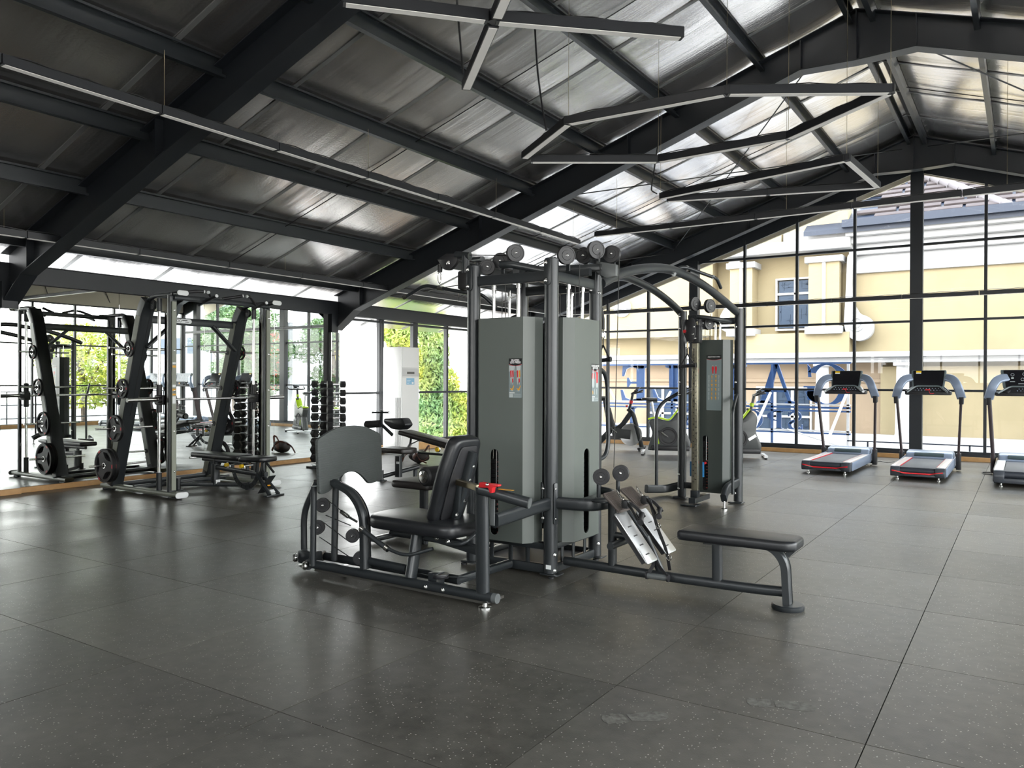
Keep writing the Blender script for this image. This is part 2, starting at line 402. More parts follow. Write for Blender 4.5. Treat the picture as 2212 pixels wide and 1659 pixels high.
for x in PURL+PURR:
    zt = rz(x)-.008; sgn = 1 if x < XR else -1
    bm = nb()
    prof = [(0,0),(0,-.168),(.055,-.168),(.055,-.145),(.05,-.145),(.05,-.163),(.005,-.163),(.005,-.006),(.05,-.006),(.05,-.02),(.055,-.02),(.055,0)]
    prism(bm, [(x+sgn*a, zt+b_) for a, b_ in prof], Y1+.3-Y0, Matrix(((1,0,0,0),(0,0,1,Y0),(0,1,0,0),(0,0,0,1))))
    o = obj('purlin', bm, FRAME, ceiling, smooth=False)
    bm = nb(); y = -1.
    while y < 11.9:
        box(bm, x-sgn*.004, x-sgn*.012, y, y+.007, zt-.05, zt-.005); y += random.choice((.28, .31, .62))
    obj('screw_row', bm, CHROME, o, smooth=False, stuff=True)
# thin bracing rods and sag rods
def rod(a, b_, r=.007, nm='brace_rod', m=CABLE, par=ceiling):
    bm = nb(); tube(bm, [a, b_], r, 6); return obj(nm, bm, m, par)
for y in (3.85, 9.1, -1.4):
    ks = PURL; pz = lambda x: rz(x)-.055
    for a, b_ in zip(ks, ks[1:]): rod((a, y, pz(a)), (b_, y+.03, pz(b_)), .006, 'sag_rod')
    for a, b_ in zip(PURR, PURR[1:]): rod((a, y, pz(a)), (b_, y+.03, pz(b_)), .006, 'sag_rod')
for xa, ya, xb, yb in ((-5.4, 6.5, -1.3, 11.7), (-1.5, 6.5, -5.4, 11.7), (-.9, 6.5, 3.4, 11.7), (3.4, 6.5, -.9, 11.7), (-9.2, 6.5, -5.5, 11.7)):
    rod((xa, ya, rz(xa)-.22), (xb, yb, rz(xb)-.22), .009)

# ================================================================== left wall
YC = ((1.12, 1.33), (6.17, 6.36))               # mirror-clad columns
wl = skeleton('wall_left', (X0-.1, 0, 0))
bm = nb(); box(bm, X0-.30, X0-.02, -5, 6.3, 0, 2.44); obj('wall_core', bm, GREYW, wl, smooth=False)
bm = nb(); box(bm, X0-.12, X0, -5, Y1, 2.44, 2.66)
for z in (2.445, 2.655): box(bm, X0-.14, X0+.035, -5, Y1, z-.006, z+.006)
obj('eave_beam', bm, STEEL, wl, smooth=False)
for ya, yb in YC:
    bm = nb(); box(bm, X0+.02, X0+.08, ya, yb, .067, 2.13, bev=.002); obj('mirrored_column', bm, MIRROR, wl, smooth=False)
    bm = nb(); box(bm, X0-.02, X0+.10, ya-.01, yb+.01, 0, .067, bev=.004); obj('column_plinth', bm, WOOD, wl, smooth=False)
    bm = nb(); box(bm, X0-.12, X0+.07, ya+.02, yb-.02, 2.13, 2.44); obj('column_head', bm, STEEL, wl, smooth=False)
bb = None
bm = nb(); box(bm, X0-.02, X0+.035, -5, YC[0][0], 0, .065, bev=.004); box(bm, X0-.02, X0+.035, YC[0][1], YC[1][0], 0, .065, bev=.004)
obj('baseboard_left', bm, WOOD, struct=True, smooth=False)
mir = thing('wall_mirror', 'frameless wall mirror in tall panels behind the barbell rack', 'mirror', (X0+.02, 3.7, 0))
e = [1.34, 2.54, 3.79, 5.03, 6.05]
for a, b_ in list(zip(e, e[1:]))+[(-.16, 1.06), (-1.4, -.16), (-2.64, -1.4)]:
    bm = nb(); box(bm, X0, X0+.022, a+.0015, b_-.0015, .067, 2.43, bev=.0012); obj('mirror_panel', bm, MIRROR, mir, smooth=False)
# glazed part of left wall beyond the second column
w2 = skeleton('window_2', (X0-.15, 9.2, 0))
XG = X0-.13
def bar(par, x0, x1, y0, y1, z0, z1, nm='mullion', m=STEEL):
    bm = nb(); box(bm, x0, x1, y0, y1, z0, z1, bev=.003); return obj(nm, bm, m, par, smooth=False)
LV = [(6.32, 6.36), (7.52, 7.56), (7.60, 7.64), (8.46, 8.60), (9.50, 9.56), (10.5, 10.56), (11.5, 11.6)]
for a, b_ in LV: bar(w2, XG-.04, XG+.04, a, b_, .16, 2.44)
for z in (.16, 1.10, 2.40): bar(w2, XG-.035, XG+.035, 6.32, Y1, z-.02, z+.02, 'transom' if z > .5 and z < 2 else 'rail')
bm = nb(); box(bm, X0-.2, X0+.03, 6.36, Y1, 0, .14, bev=.004); obj('baseboard_left', bm, WOOD, struct=True, smooth=False)
pe = [6.36, 7.52, 7.64, 8.46, 8.60, 9.50, 9.56, 10.5, 10.56, 11.5, 11.6, Y1]
for i in range(0, len(pe), 2):
    if pe[i+1]-pe[i] < .1: continue
    for z0, z1 in ((.18, 1.08), (1.12, 2.38)):
        bm = nb(); box(bm, XG-.004, XG+.004, pe[i], pe[i+1], z0, z1); obj('pane', bm, GLASS, w2, smooth=False)
# ================================================================== gable wall (far)
YG = Y1
w1 = skeleton('window_1', (XR, YG, 0))
GX = [-9.3, -8.1, -7.08, -6.14, -5.13, -4.12, -3.13, -2.12, -1.11, -.08, .95, 1.97, 2.98, 3.7]
TH = {-5.13: .09, -1.11: .10, 2.98: .09}
zt = lambda x: rz(x, 5.12)-.02
for x in GX: bar(w1, x-TH.get(x, .024), x+TH.get(x, .024), YG-(.10 if x in TH else .035), YG+.045, .14, zt(x))
TZ = [.14, 1.19, 2.40, 3.73]
for z in TZ:
    xa = max(-9.3, XR-(5.1-z)/SL+.05); xb = min(3.7, XR+(5.1-z)/SL-.05)
    bar(w1, xa, xb, YG-.03, YG+.035, z-.02, z+.02, 'transom')
MG = Matrix(((1,0,0,0),(0,0,1,YG-.004),(0,1,0,0),(0,0,0,1)))
for a, b_ in zip(GX, GX[1:]):
    a2, b2 = a+TH.get(a, .024), b_-TH.get(b_, .024); q = TZ+[9.]
    for z0, z1 in zip(q, q[1:]):
        z0, z1 = z0+.02, z1-.02
        ta, tb = min(z1, zt(a2)), min(z1, zt(b2))
        if max(ta, tb) < z0+.05: continue
        if ta < z0:
            xx = XR-(5.1-z0)/SL; poly = [(xx, z0), (b2, z0), (b2, tb)]
        elif tb < z0:
            xx = XR+(5.1-z0)/SL; poly = [(a2, z0), (xx, z0), (a2, ta)]
        else: poly = [(a2, z0), (b2, z0), (b2, tb), (a2, ta)]
        bm = nb(); prism(bm, poly, .008, MG); obj('pane', bm, GLASS, w1, smooth=False)
bm = nb(); box(bm, X0, X1, YG-.09, YG+.05, 0, .075, bev=.004); obj('baseboard_far', bm, WOOD, struct=True, smooth=False)
bm = nb(); box(bm, X0, X1, YG-.045, YG+.05, .075, .125); obj('rail', bm, STEEL, w1, smooth=False)
bm = nb()
for s in (-1, 1):
    xe = X0 if s < 0 else X1; 
    prism(bm, [(XR, 5.0), (xe, rz(xe, 5.0)), (xe, rz(xe, 5.6)), (XR, 5.6)], .05, Matrix(((1,0,0,0),(0,0,1,YG-.02),(0,1,0,0),(0,0,0,1))))
wf = obj('wall_far', bm, STEEL, struct=True, smooth=False)
FASC = mat('cream_fascia', (.5,.45,.36), .7)
bm = nb()
for s in (-1, 1):
    xe = X0-.4 if s < 0 else X1+.4
    prism(bm, [(XR, 5.17), (xe, rz(xe, 5.17)), (xe, rz(xe, 5.7)), (XR, 5.7)], .05, Matrix(((1,0,0,0),(0,0,1,13.15),(0,1,0,0),(0,0,0,1))))
obj('outer_fascia', bm, FASC, ceiling, smooth=False)
bm = nb()
for s in (-1, 1):
    xe = X0-.4 if s < 0 else X1+.4
    prism(bm, [(XR, 5.6), (xe, rz(xe, 5.6)), (xe, rz(xe, 5.66)), (XR, 5.66)], 1.0, Matrix(((1,0,0,0),(0,0,1,12.25),(0,1,0,0),(0,0,0,1))))
obj('outer_soffit', bm, FASC, ceiling, smooth=False)
# ================================================================== right wall (seen in the mirror) and back wall
w3 = skeleton('window_3', (X1, 4, 0))
RV = [-4.9, -3.8, -2.6, -1.4, -.2, 1.2, 2.4, 3.6, 4.9, 6.3, 7.6, 8.75, 9.9, 11.1, 12.15]
for y in RV: bar(w3, X1+.0, X1+.08, y-.03, y+.03, .1, 3.46)
for z in (.1, 1.15, 2.3, 3.46): bar(w3, X1+.01, X1+.07, -5, Y1, z-.02, z+.02, 'transom')
for a, b_ in zip(RV, RV[1:]):
    for z0, z1 in ((.12, 1.13), (1.17, 2.28), (2.32, 3.44)):
        bm = nb(); box(bm, X1+.036, X1+.044, a+.03, b_-.03, z0, z1); obj('pane', bm, GLASS, w3, smooth=False)
bm = nb(); box(bm, X1, X1+.1, -5, Y1, 3.48, 4.1); wr = obj('wall_right', bm, CREAM, struct=True, smooth=False)
for y in (2.1, 4.4, 7.9, 9.6, 10.8):
    bm = nb(); tube(bm, [(X1-.02, y, 3.95), (X1-.02, y+random.uniform(.1,.9), 3.6)], .01, 6); obj('conduit', bm, CABLE, wr)
bm = nb(); prism(bm, [(X0-.3, 0), (X1+.3, 0), (X1+.3, 4.1), (XR, 5.62), (X0-.3, 2.9)], .15, Matrix(((1,0,0,0),(0,0,1,Y0-.15),(0,1,0,0),(0,0,0,1))), holes=[[(-4.5, 1.3), (-4.5, 2.4), (1.5, 2.4), (1.5, 1.3)]]); obj('wall_back', bm, mat('back_wall_paint', (.16,.155,.14), .7), struct=True, smooth=False)
w4 = skeleton('fill_window', (-1.6, Y0-.08, 0))  # unseen windows added and sized to light the faces turned to the back
for k in range(6): x = -4.5+k*1.2; bar(w4, x-.03, x+.03, Y0-.11, Y0-.04, 1.3, 2.4)
for z in (1.3, 2.4): bar(w4, -4.5, 1.5, Y0-.10, Y0-.05, z-.02, z+.02, 'transom')
for k in range(5):
    x = -4.5+k*1.2
    for z0, z1 in ((1.32, 2.38),): bm = nb(); box(bm, x+.03, x+1.17, Y0-.079, Y0-.071, z0, z1); obj('pane', bm, GLASS, w4, smooth=False)
bm = nb(); box(bm, X1-.03, X1+.1, -5, Y1, 0, .1); obj('baseboard_right', bm, WOOD, struct=True, smooth=False)

# ================================================================== suspended LED light bars
def lightline(name, pts, label, mod=1.2, wires=(), group=None, gap=.004, w_=.07, h_=.07):
    P = [Vector(p) for p in pts]; t = thing(name, label, 'light', P[0], group)
    for a, b_ in zip(P, P[1:]):
        L_ = (b_-a).length; n = max(1, round(L_/mod)); d = (b_-a)/n
        for k in range(n):
            s, e = a+d*k, a+d*(k+1); u = d.normalized(); s = s+u*gap; e = e-u*gap
            bm = nb(); tube(bm, [s, e], 0, prof=rr(w_, h_, .003, 1), up=(0,0,1)); o = obj('light_bar', bm, ALUB, t, smooth=False)
            bm = nb(); z = Vector((0,0,-h_/2-.0005)); tube(bm, [s+u*.02+z, e-u*.02+z], 0, prof=rr(w_*.8, .006, .001, 1), up=(0,0,1)); obj('diffuser', bm, DIFF, o, smooth=False)
            bm = nb(); q = [s+Vector((random.uniform(-.01,.01), random.uniform(-.01,.01), h_/2+.008+(.012 if i%2 else 0)))+(e-s)*(i/6) for i in range(7)]
            tube(bm, q, .005, 5); obj('supply_cord', bm, CABLE, o)
    for i in range(1, len(P)-1):
        bm = nb(); box(bm, P[i].x-.03, P[i].x+.03, P[i].y-.03, P[i].y+.03, P[i].z-.03, P[i].z+.036); obj('corner_joint', bm, ALUB, t, smooth=False)
    for x, y, z in wires:
        bm = nb(); tube(bm, [(x, y, z+.04), (x, y, rz(x)-.17)], .0022, 5); obj('suspension_wire', bm, BRASSY, t)
    return t
lightline('linear_light', [(-5.36, -4.1, 3.5), (-5.36, 7.68, 3.5)], 'long suspended light line over the barbell rack, upper of the two at left', 1.18, [(-5.36, y, 3.5) for y in (-1.7, .65, 3.0, 5.4, 7.5)])
lightline('linear_light', [(-8.18, -4., 2.82), (-8.18, 11.95, 2.82), (-7.2, 11.95, 2.82)], 'long low light line running along the eave above the mirrors and left windows', 1.2, [(-8.18, y, 2.8) for y in (.55, .7, 4.3, 8.3)])
lightline('linear_light', [(-4.85, 7.25, 3.5), (3.4, 7.25, 3.5)], 'long light line crossing the room below the roof in front of the gable glazing', 1.18, [(x, 7.25, 3.5) for x in (-4.5, -2.1, .3)])
lightline('linear_light', [(-7.1, 12.02, 2.80), (3.3, 12.02, 2.83)], 'thin light line fixed across the mullions of the gable window', 1.2)
zs = 3.6
A = lambda px, py, z=zs: at(px, py, 'z', z)
l1 = [A(1133,336), A(1228,261), A(1570,196), A(1924,193), A(1703,293), A(1422,344), A(1146,344)]
lightline('star_light', [l1[i] for i in range(7)], 'zigzag suspended light frame of seven bars under the ridge, larger and nearer', 1.35, [(l1[i].x, l1[i].y, zs) for i in (1,2,3,4,5)])
l2 = [A(1427,424), A(1829,341), A(1896,400), A(1440,430)]
lightline('star_light', l2, 'flat triangular suspended light frame beyond the larger zigzag one', 1.2, [(l2[i].x, l2[i].y, zs) for i in (0,1,2)])
c0 = A(1070,38)
def arm(q, k): return c0+(q-c0)*k
tl = lightline('cross_light', [c0, A(1475,73)], 'cross-shaped suspended light at the top centre of the photo', 1.3)
for q in (A(740,-3), A(1007,185), A(1095,-20)):
    L_ = (q-c0).normalized(); s, e_ = c0+L_*.05, q
    bm = nb(); tube(bm, [s, e_], 0, prof=rr(.07, .07, .003, 1), up=(0,0,1)); o = obj('light_bar', bm, ALUB, tl, smooth=False)
    bm = nb(); z = Vector((0,0,-.0355)); tube(bm, [s+L_*.02+z, e_-L_*.02+z], 0, prof=rr(.056, .006, .001, 1), up=(0,0,1)); obj('diffuser', bm, DIFF, o, smooth=False)
bm = nb(); box(bm, c0.x-.04, c0.x+.04, c0.y-.04, c0.y+.04, zs-.03, zs+.045); obj('corner_joint', bm, ALUB, tl)
for (xa, ya, za), (xb, yb, zb) in (((c0.x-.5, c0.y+.1, rz(c0.x-.5)-.12), (A(1000,170).x, A(1000,170).y, zs+.04)),):
    bm = nb(); tube(bm, [(xa, ya, za), ((xa+xb)/2+.02, (ya+yb)/2, (za+zb)/2-.15), (xb, yb, zb)], .008, 6, fil=.2); obj('power_cord', bm, CABLE, tl)
q1 = at(1155, 55, 'y', 3.3); q2 = at(1180, 282, 'y', 3.3)
bm = nb(); tube(bm, [q1, (q1+q2)/2+Vector((-.03,0,0)), q2], .009, 6, fil=.3); tag(obj('power_cord', bm, CABLE), 'thick black power cord hanging from the roof to the zigzag light', 'cable')
q1 = at(1430, 252, 'y', 6.3); q2 = at(1408, 420, 'y', 6.3)
bm = nb(); tube(bm, [q1, q2+Vector((-.01,0,.05)), q2+Vector((.07,0,0))], .009, 6, fil=.03); tag(obj('power_cord', bm, CABLE), 'black power cord dropping from the rafter past the two zigzag light frames', 'cable')

# ================================================================== outside
PLASTER = mat('cream_plaster', (.27,.215,.125), .8, noise=(1.2,(.235,.19,.108),.8))
PLAST2 = mat('peach_plaster', (.26,.19,.125), .8, noise=(1.2,(.225,.165,.11),.8))
WPLAST = mat('white_plaster', (.36,.357,.36), .75)
ROOFT = mat('clay_roof_tile', (.06,.05,.05), .9, spec=.15, noise=(3,(.045,.036,.037),.8))
SHUT = mat('blue_grey_glazing', (.03,.045,.07), .4, spec=.2)
WFR = mat('window_frame_grey', (.40,.385,.37), .5)
BLUE = mat('blue_sign_face', (.045,.10,.25), .4)
WMET = mat('white_painted_metal', (.62,.62,.64), .4)
TILEO = mat('pale_terrace', (.36,.35,.34), .7)
NAVY = mat('navy_gutter', (.008,.014,.03), .5)
MXZ = lambda Y: Matrix(((1,0,0,0),(0,0,1,Y),(0,1,0,0),(0,0,0,1)))
bm = nb(); box(bm, -25, 30, YG+.4, 26, -.5, -.06); box(bm, X1+.3, 30, -14, YG+.4, -.5, -.06); box(bm, -40, X0-.45, -14, 26, -3.5, -3.2)
tag(obj('terrace', bm, TILEO, struct=True, smooth=False), 'pale terrace outside the glazed walls', 'terrace')
B = thing('building', 'cream and white neoclassical building with tiled roof seen through the gable glazing', 'building', (-3, 20, 0))
def wb(name, x0, x1, y0, y1, z0, z1, m, par=None, bev=0.):
    bm = nb(); box(bm, x0, x1, y0, y1, z0, z1, bev=bev); return obj(name, bm, m, par or B, smooth=False)
mw = wb('wall', -4.0, 4.6, 20, 24, -.5, 5.2, PLASTER)
lw = wb('wall', -16, -3.9, 20.1, 24, -.5, 6.6, PLASTER)
wb('wall', -6.3, -3.5, 19.55, 20.1, 1.95, 2.7, PLASTER)     # balcony front below the recess
wb('wall', -2.75, 4.7, 19.75, 20.05, -.5, 1.75, PLASTER)
wb('wall', -16, -2.75, 19.85, 20.15, -.5, 1.9, PLAST2)
for z0, z1, y0 in ((1.86, 2.0, 19.45), (2.0, 2.14, 19.3)): wb('cornice', -16, 4.9, y0, 20.1, z0, z1, WPLAST, bev=.02)
wb('cornice', -16, 4.9, 19.8, 20.1, 1.32, 1.42, PLAST2, bev=.02)
# main cornice, stepping outwards
for z0, z1, y0 in ((4.30, 4.78, 19.9), (4.78, 5.05, 19.7), (5.05, 5.22, 19.45), (5.22, 5.42, 19.2)): wb('cornice', -3.55, 5.2, y0, 20.2, z0, z1, WPLAST, bev=.02)
# left bay: parapet, cornice, pilasters, recessed window
wb('parapet', -5.05, -3.55, 19.5, 20.1, 5.5, 6.15, PLASTER); wb('parapet', -9.4, -5.3, 19.55, 20.1, 5.2, 5.8, PLASTER)
wb('cornice', -9.6, -3.45, 19.3, 20.1, 4.95, 5.25, WPLAST, bev=.02); wb('cornice', -5.2, -3.4, 19.35, 20.1, 5.25, 5.5, WPLAST, bev=.02)
wb('cornice', -5.1, -3.5, 19.4, 20.1, 6.15, 6.3, WPLAST, bev=.02)
for xa, xb in ((-6.75, -6.1), (-4.55, -3.75)):
    p = wb('pilaster', xa, xb, 19.5, 20.1, 2.72, 4.75, PLASTER); 
    wb('capital', xa-.09, xb+.09, 19.42, 20.1, 4.62, 4.78, WPLAST, p); wb('plinth', xa-.08, xb+.08, 19.42, 20.1, 2.66, 2.86, WPLAST, p)
    wb('fillet', (xa+xb)/2-.04, (xa+xb)/2+.05, 19.47, 19.5, 2.86, 4.62, WPLAST, p)
wb('wall', -16, -7.3, 19.6, 20.1, 2.7, 4.9, PLASTER)
def facade_window(x0, x1, z0, z1, nx, split=None, y=20.0, m=SHUT, par=B):
    f = nb(); t = .05
    box(f, x0-.05, x0, y-.1, y+.1, z0, z1); box(f, x1, x1+.05, y-.1, y+.1, z0, z1); box(f, x0-.05, x1+.05, y-.1, y+.1, z0-.05, z0); box(f, x0-.05, x1+.05, y-.1, y+.1, z1, z1+.05)
    for i in range(1, nx): x = x0+(x1-x0)*i/nx; box(f, x-.04, x+.04, y-.08, y+.1, z0, z1)
    for s in (split or []): box(f, x0, x1, y-.08, y+.1, s-.03, s+.03)
    o = obj('window', f, WFR, par, smooth=False)
    zsq = [z0]+(split or [])+[z1]
    for i in range(nx):
        for a, b_ in zip(zsq, zsq[1:]):
            xa = x0+(x1-x0)*i/nx+.04; xb = x0+(x1-x0)*(i+1)/nx-.04
            g = nb(); box(g, xa, xb, y-.04, y+.02, a+.03, b_-.03)
            for k in range(7):   # geometric relief
                u = xa+.04+(xb-xa-.12)*random.random(); v = a+.06+(b_-a-.16)*random.random()
                if k % 2: box(g, u, u+.018, y-.052, y-.04, v, min(b_-.05, v+.28))
                else: box(g, u, min(xb-.03, u+.2), y-.052, y-.04, v, v+.018)
            obj('pane', g, m, o, smooth=False)
facade_window(-5.5, -4.5, 2.85, 4.25, 2, [3.85])
facade_window(-6.0, -4.55, -.35, 1.15, 3, [.35], y=19.85)
facade_window(-9.4, -8.0, -.35, 1.15, 3, [.35], y=19.85)
# pale column with stepped base
def column(x, y, z0, z1):
    bm = nb(); lathe(bm, [(0,z0),(.34,z0),(.34,z0+.2),(.28,z0+.22),(.29,z0+.34),(.22,z0+.4),(.19,z0+.5),(.16,z1),(.24,z1+.02),(.24,z1+.1),(0,z1+.1)], (x, y, 0), (0,0,1), 20)
    obj('column', bm, WPLAST, B)
column(-4.15, 19.4, -.5, 1.75); column(-2.15, 19.3, -.5, 1.75)
# volutes
def volute(px_pts, y, cx, cz, r):
    pts = [(at(a, b_, 'y', y).x, at(a, b_, 'y', y).z) for a, b_ in px_pts]
    bm = nb(); prism(bm, rpoly(pts, .15, 4), .3, MXZ(y), bev=.02); lathe(bm, [(0,-.04),(r*.35,-.04),(r*.35,-.01),(r*.55,-.01),(r*.55,-.05),(r*.7,-.05),(r*.7,0)], (cx, y, cz), (0,1,0), 20)
    obj('scroll_bracket', bm, WPLAST, B)
c = at(1850, 700, 'y', 19.6)
volute([(1830,548),(1850,545),(1841,575),(1838,610),(1840,650),(1856,678),(1872,682),(1886,694),(1886,718),(1872,733),(1850,738),(1828,725),(1822,700),(1826,640)], 19.6, c.x, c.z, .28)
volute([(1600,560),(1570,565),(1578,590),(1583,620),(1578,650),(1560,672),(1552,690),(1556,712),(1575,720),(1598,712),(1606,690),(1602,620)], 19.6, at(1577,698,'y',19.6).x, at(1577,698,'y',19.6).z, .24)
c = at(1345, 665, 'y', 19.6); bm = nb(); lathe(bm, [(0,-.03),(.22,-.03),(.22,-.05),(.3,-.05),(.3,.06),(.36,.06),(.36,.3),(0,.3)], (c.x, 19.6, c.z), (0,1,0), 20); obj('scroll_bracket', bm, WPLAST, B)
# roof slopes with rows of tiles
rf = thing('tiled_roof', 'brown clay tile roof above the white cornice, beyond the gable glazing', 'roof', (0, 19.5, 5.4))
bm = nb(); prism(bm, [(19.1, 5.42), (25, 8.9), (25, 8.8), (19.1, 5.30)], 12, Matrix(((0,0,1,-4.6),(1,0,0,0),(0,1,0,0),(0,0,0,1)))); obj('roof_deck', bm, NAVY, rf, smooth=False)
bm = nb(); box(bm, -3.6, 5.2, 18.95, 19.25, 5.42, 5.62); obj('gutter', bm, NAVY, rf, smooth=False)
src = None
for j in range(19):
    y = 19.15+.31*j; z = 5.46+(y-19.1)*.59
    for i in range(9):
        M_ = T(-3.4+i*1.05+(.5 if j%2 else 0), y, z) @ RX(.50)
        if src is None:
            bm = nb(); box(bm, .01, .99, 0, .235, 0, .06, bev=.01); src = obj('roof_tile', bm, ROOFT, rf, smooth=False); src.matrix_basis = T(0,0,0); loc0 = rf.location.copy()
            src.matrix_parent_inverse = Matrix.Translation(-loc0); src.matrix_basis = M_
        else: inst(src, rf, M_)
bm = nb(); a, b_ = at(1995, 380, 'y', 22.0), at(2190, 452, 'y', 19.3)
for k in range(9):
    s = a+(b_-a)*(k/9); e_ = a+(b_-a)*((k+1.15)/9); cyl(bm, s+Vector((0,-.05,.05)), e_+Vector((0,-.05,.0)), .11, .13, 10)
obj('ridge_cap', bm, mat('ridge_mortar', (.12,.11,.115), .9, spec=.1), rf)

# ---- sign seen from behind
SY = 14.6
sg = thing('roof_sign', 'blue lettered sign in a white metal frame, seen from behind outside the gable', 'sign', (-5, SY, 0))
def stroke_poly(L):
    """letters in a 1-high box; returns (width, [outer, holes...] list)"""
    s = .05
    def stem(x, w=.2, z0=0, z1=1): return [(x, z0), (x+w, z0), (x+w, z1), (x, z1)]
    def serif(x, w, z, up): return [(x-.09, z), (x+w+.09, z), (x+w+.09, z+s), (x+w, z+s+.03), (x, z+s+.03), (x-.09, z+s)] if up else [(x-.09, z), (x+w+.09, z), (x+w+.09, z-s), (x+w, z-s-.03), (x, z-s-.03), (x-.09, z-s)]
    def ring(cx, cz, rx, rz_, tx, tz, a0=0., a1=2*PI, n=28):
        o = [(cx+rx*math.cos(a0+(a1-a0)*k/n), cz+rz_*math.sin(a0+(a1-a0)*k/n)) for k in range(n+1)]
        i = [(cx+(rx-tx)*math.cos(a0+(a1-a0)*k/n), cz+(rz_-tz)*math.sin(a0+(a1-a0)*k/n)) for k in range(n+1)]
        return o+i[::-1]
    if L == 'A': return .95, [[(.12,0),(.19,0),(.53,1.03),(.44,1.03)], [(.44,1.03),(.56,1.03),(.86,0),(.66,0)], [(.25,.30),(.75,.30),(.75,.36),(.25,.36)], serif(.12,.07,0,1), serif(.68,.17,0,1)]
    if L == 'E': return .72, [stem(.1), [(.3,1),(.68,1),(.70,.70),(.66,.70),(.60,.90),(.5,.95),(.3,.95)], [(.3,.49),(.48,.49),(.53,.40),(.56,.40),(.56,.66),(.53,.66),(.48,.55),(.3,.55)], [(.3,0),(.70,0),(.74,.32),(.70,.32),(.62,.10),(.5,.05),(.3,.05)], serif(.1,.2,0,1)[:], serif(.1,.2,1,0)]
    if L == 'L': return .68, [stem(.1), [(.3,0),(.66,0),(.70,.34),(.66,.34),(.58,.12),(.46,.05),(.3,.05)], serif(.1,.2,0,1), serif(.1,.2,1,0)]
    if L == 'I': return .42, [stem(.1), serif(.1,.2,0,1), serif(.1,.2,1,0)]
    if L == 'T': return .8, [stem(.3), [(.02,1),(.78,1),(.8,.68),(.76,.68),(.7,.9),(.6,.95),(.2,.95),(.1,.9),(.04,.68),(0,.68)], serif(.3,.2,0,1)]
    if L == 'O': return .92, [ring(.46,.5,.44,.52,.20,.04)]
    if L == 'G': return .95, [ring(.5,.5,.48,.52,.20,.045,.62,2*PI-.35), [(.70,.05),(.9,.12),(.9,.42),(.70,.42)], [(.62,.42),(.98,.42),(.98,.46),(.62,.46)], [(.82,.68),(.88,.68),(.90,1.0),(.84,.92)]]
    if L == 'P': return .75, [stem(.1), ring(.30,.73,.42,.27,.19,.05,-PI/2,PI/2,14), serif(.1,.2,0,1), serif(.1,.2,1,0)]
    if L == 'R': return .85, [stem(.1), ring(.30,.75,.40,.25,.19,.05,-PI/2,PI/2,14), [(.34,.50),(.52,.50),(.86,0),(.66,0)], serif(.1,.2,0,1), serif(.1,.2,1,0)]
    if L == 'S': return .66, [ring(.34,.73,.28,.29,.10,.09,.5,PI+1.2,16), ring(.32,.27,.30,.29,.12,.09,-PI+.5,1.35,16), [(.12,.62),(.22,.60),(.60,.36),(.50,.30)], [(.58,.72),(.62,.72),(.62,1.0),(.58,.92)], [(.02,.0),(.06,.08),(.06,.3),(.02,.3)]]
def letter(L, xr, z0, h, sx=1.):
    """letter facing away (+Y); xr = its right edge as seen from inside, mirrored"""
    wd, polys = stroke_poly(L); bm = nb()
    for i, pl_ in enumerate(polys):
        P = [(xr-x*h*sx, z0+z*h) for x, z in pl_]
        prism(bm, P, .05+.001*i, MXZ(SY+.02))
    o = obj('sign_letter', bm, BLUE, sg, smooth=False)
    bm = nb()
    for i, pl_ in enumerate(polys):
        cx = sum(p[0] for p in pl_)/len(pl_); cz = sum(p[1] for p in pl_)/len(pl_)
        prism(bm, [(xr-(x*1.0)*h*sx-.018, z0+z*h) for x, z in pl_], .06+.001*i, MXZ(SY+.085))
    obj('letter_return', bm, WMET, o, smooth=False); return wd*h*sx
def px2x(px): return at(px, 850, 'y', SY).x
zb, zt_ = at(1700, 873, 'y', SY).z, at(1700, 787, 'y', SY).z; H = zt_-zb
for L, pl_, pr in (('G', 1738, 1838), ('A', 1632, 1722), ('L', 1535, 1612), ('L', 1410, 1472), ('E', 1341, 1398)):
    wd = stroke_poly(L)[0]; xr = px2x(pr); letter(L, xr, zb, H, (xr-px2x(pl_))/(wd*H))
zb2, zt2 = at(1690, 928, 'y', SY).z, at(1690, 888, 'y', SY).z; H2 = zt2-zb2
for L, pl_, pr in (('S', 1700, 1734), ('P', 1655, 1692), ('O', 1602, 1648), ('R', 1556, 1596), ('T', 1512, 1550), ('S', 1476, 1508), ('I', 1355, 1373)):
    wd = stroke_poly(L)[0]; xr = px2x(pr); letter(L, xr, zb2, H2, (xr-px2x(pl_))/(wd*H2))
xa, xb = px2x(1240), px2x(1838)
for z, m, r in ((zt_+.02, BLUE, .018), (zb-.06, BLUE, .022), (zb-.0, WMET, .014), (zt2+.02, BLUE, .018), (zb2-.05, BLUE, .018), (zb2-.0, WMET, .016)):
    bm = nb(); box(bm, xa, xb, SY-.02, SY+.02, z-r, z+r); obj('rail', bm, m, sg, smooth=False)
for px in (1250, 1452, 1668, 1832):
    x = px2x(px); bm = nb(); box(bm, x-.025, x+.025, SY-.02, SY+.03, -.1, zt_); obj('post', bm, BLUE if px in (1452,1668) else WMET, sg, smooth=False)
    if px not in (1250,):
        bm = nb(); tube(bm, [(x-.02, SY-.05, zb+.25), (x-.28, SY-1.0, -.06)], .03, 8); obj('strut', bm, WMET, sg)
bm = nb(); tube(bm, [at(1290, 788, 'y', SY-.05), at(1330, 866, 'y', SY-.05)], .03, 8); obj('strut', bm, WMET, sg)
bm = nb(); tube(bm, [at(1700, 927, 'y', SY-.1), at(1715, 932, 'y', SY-.1), at(1860, 978, 'y', SY-.5)], .018, 8); obj('strut', bm, WMET, sg)
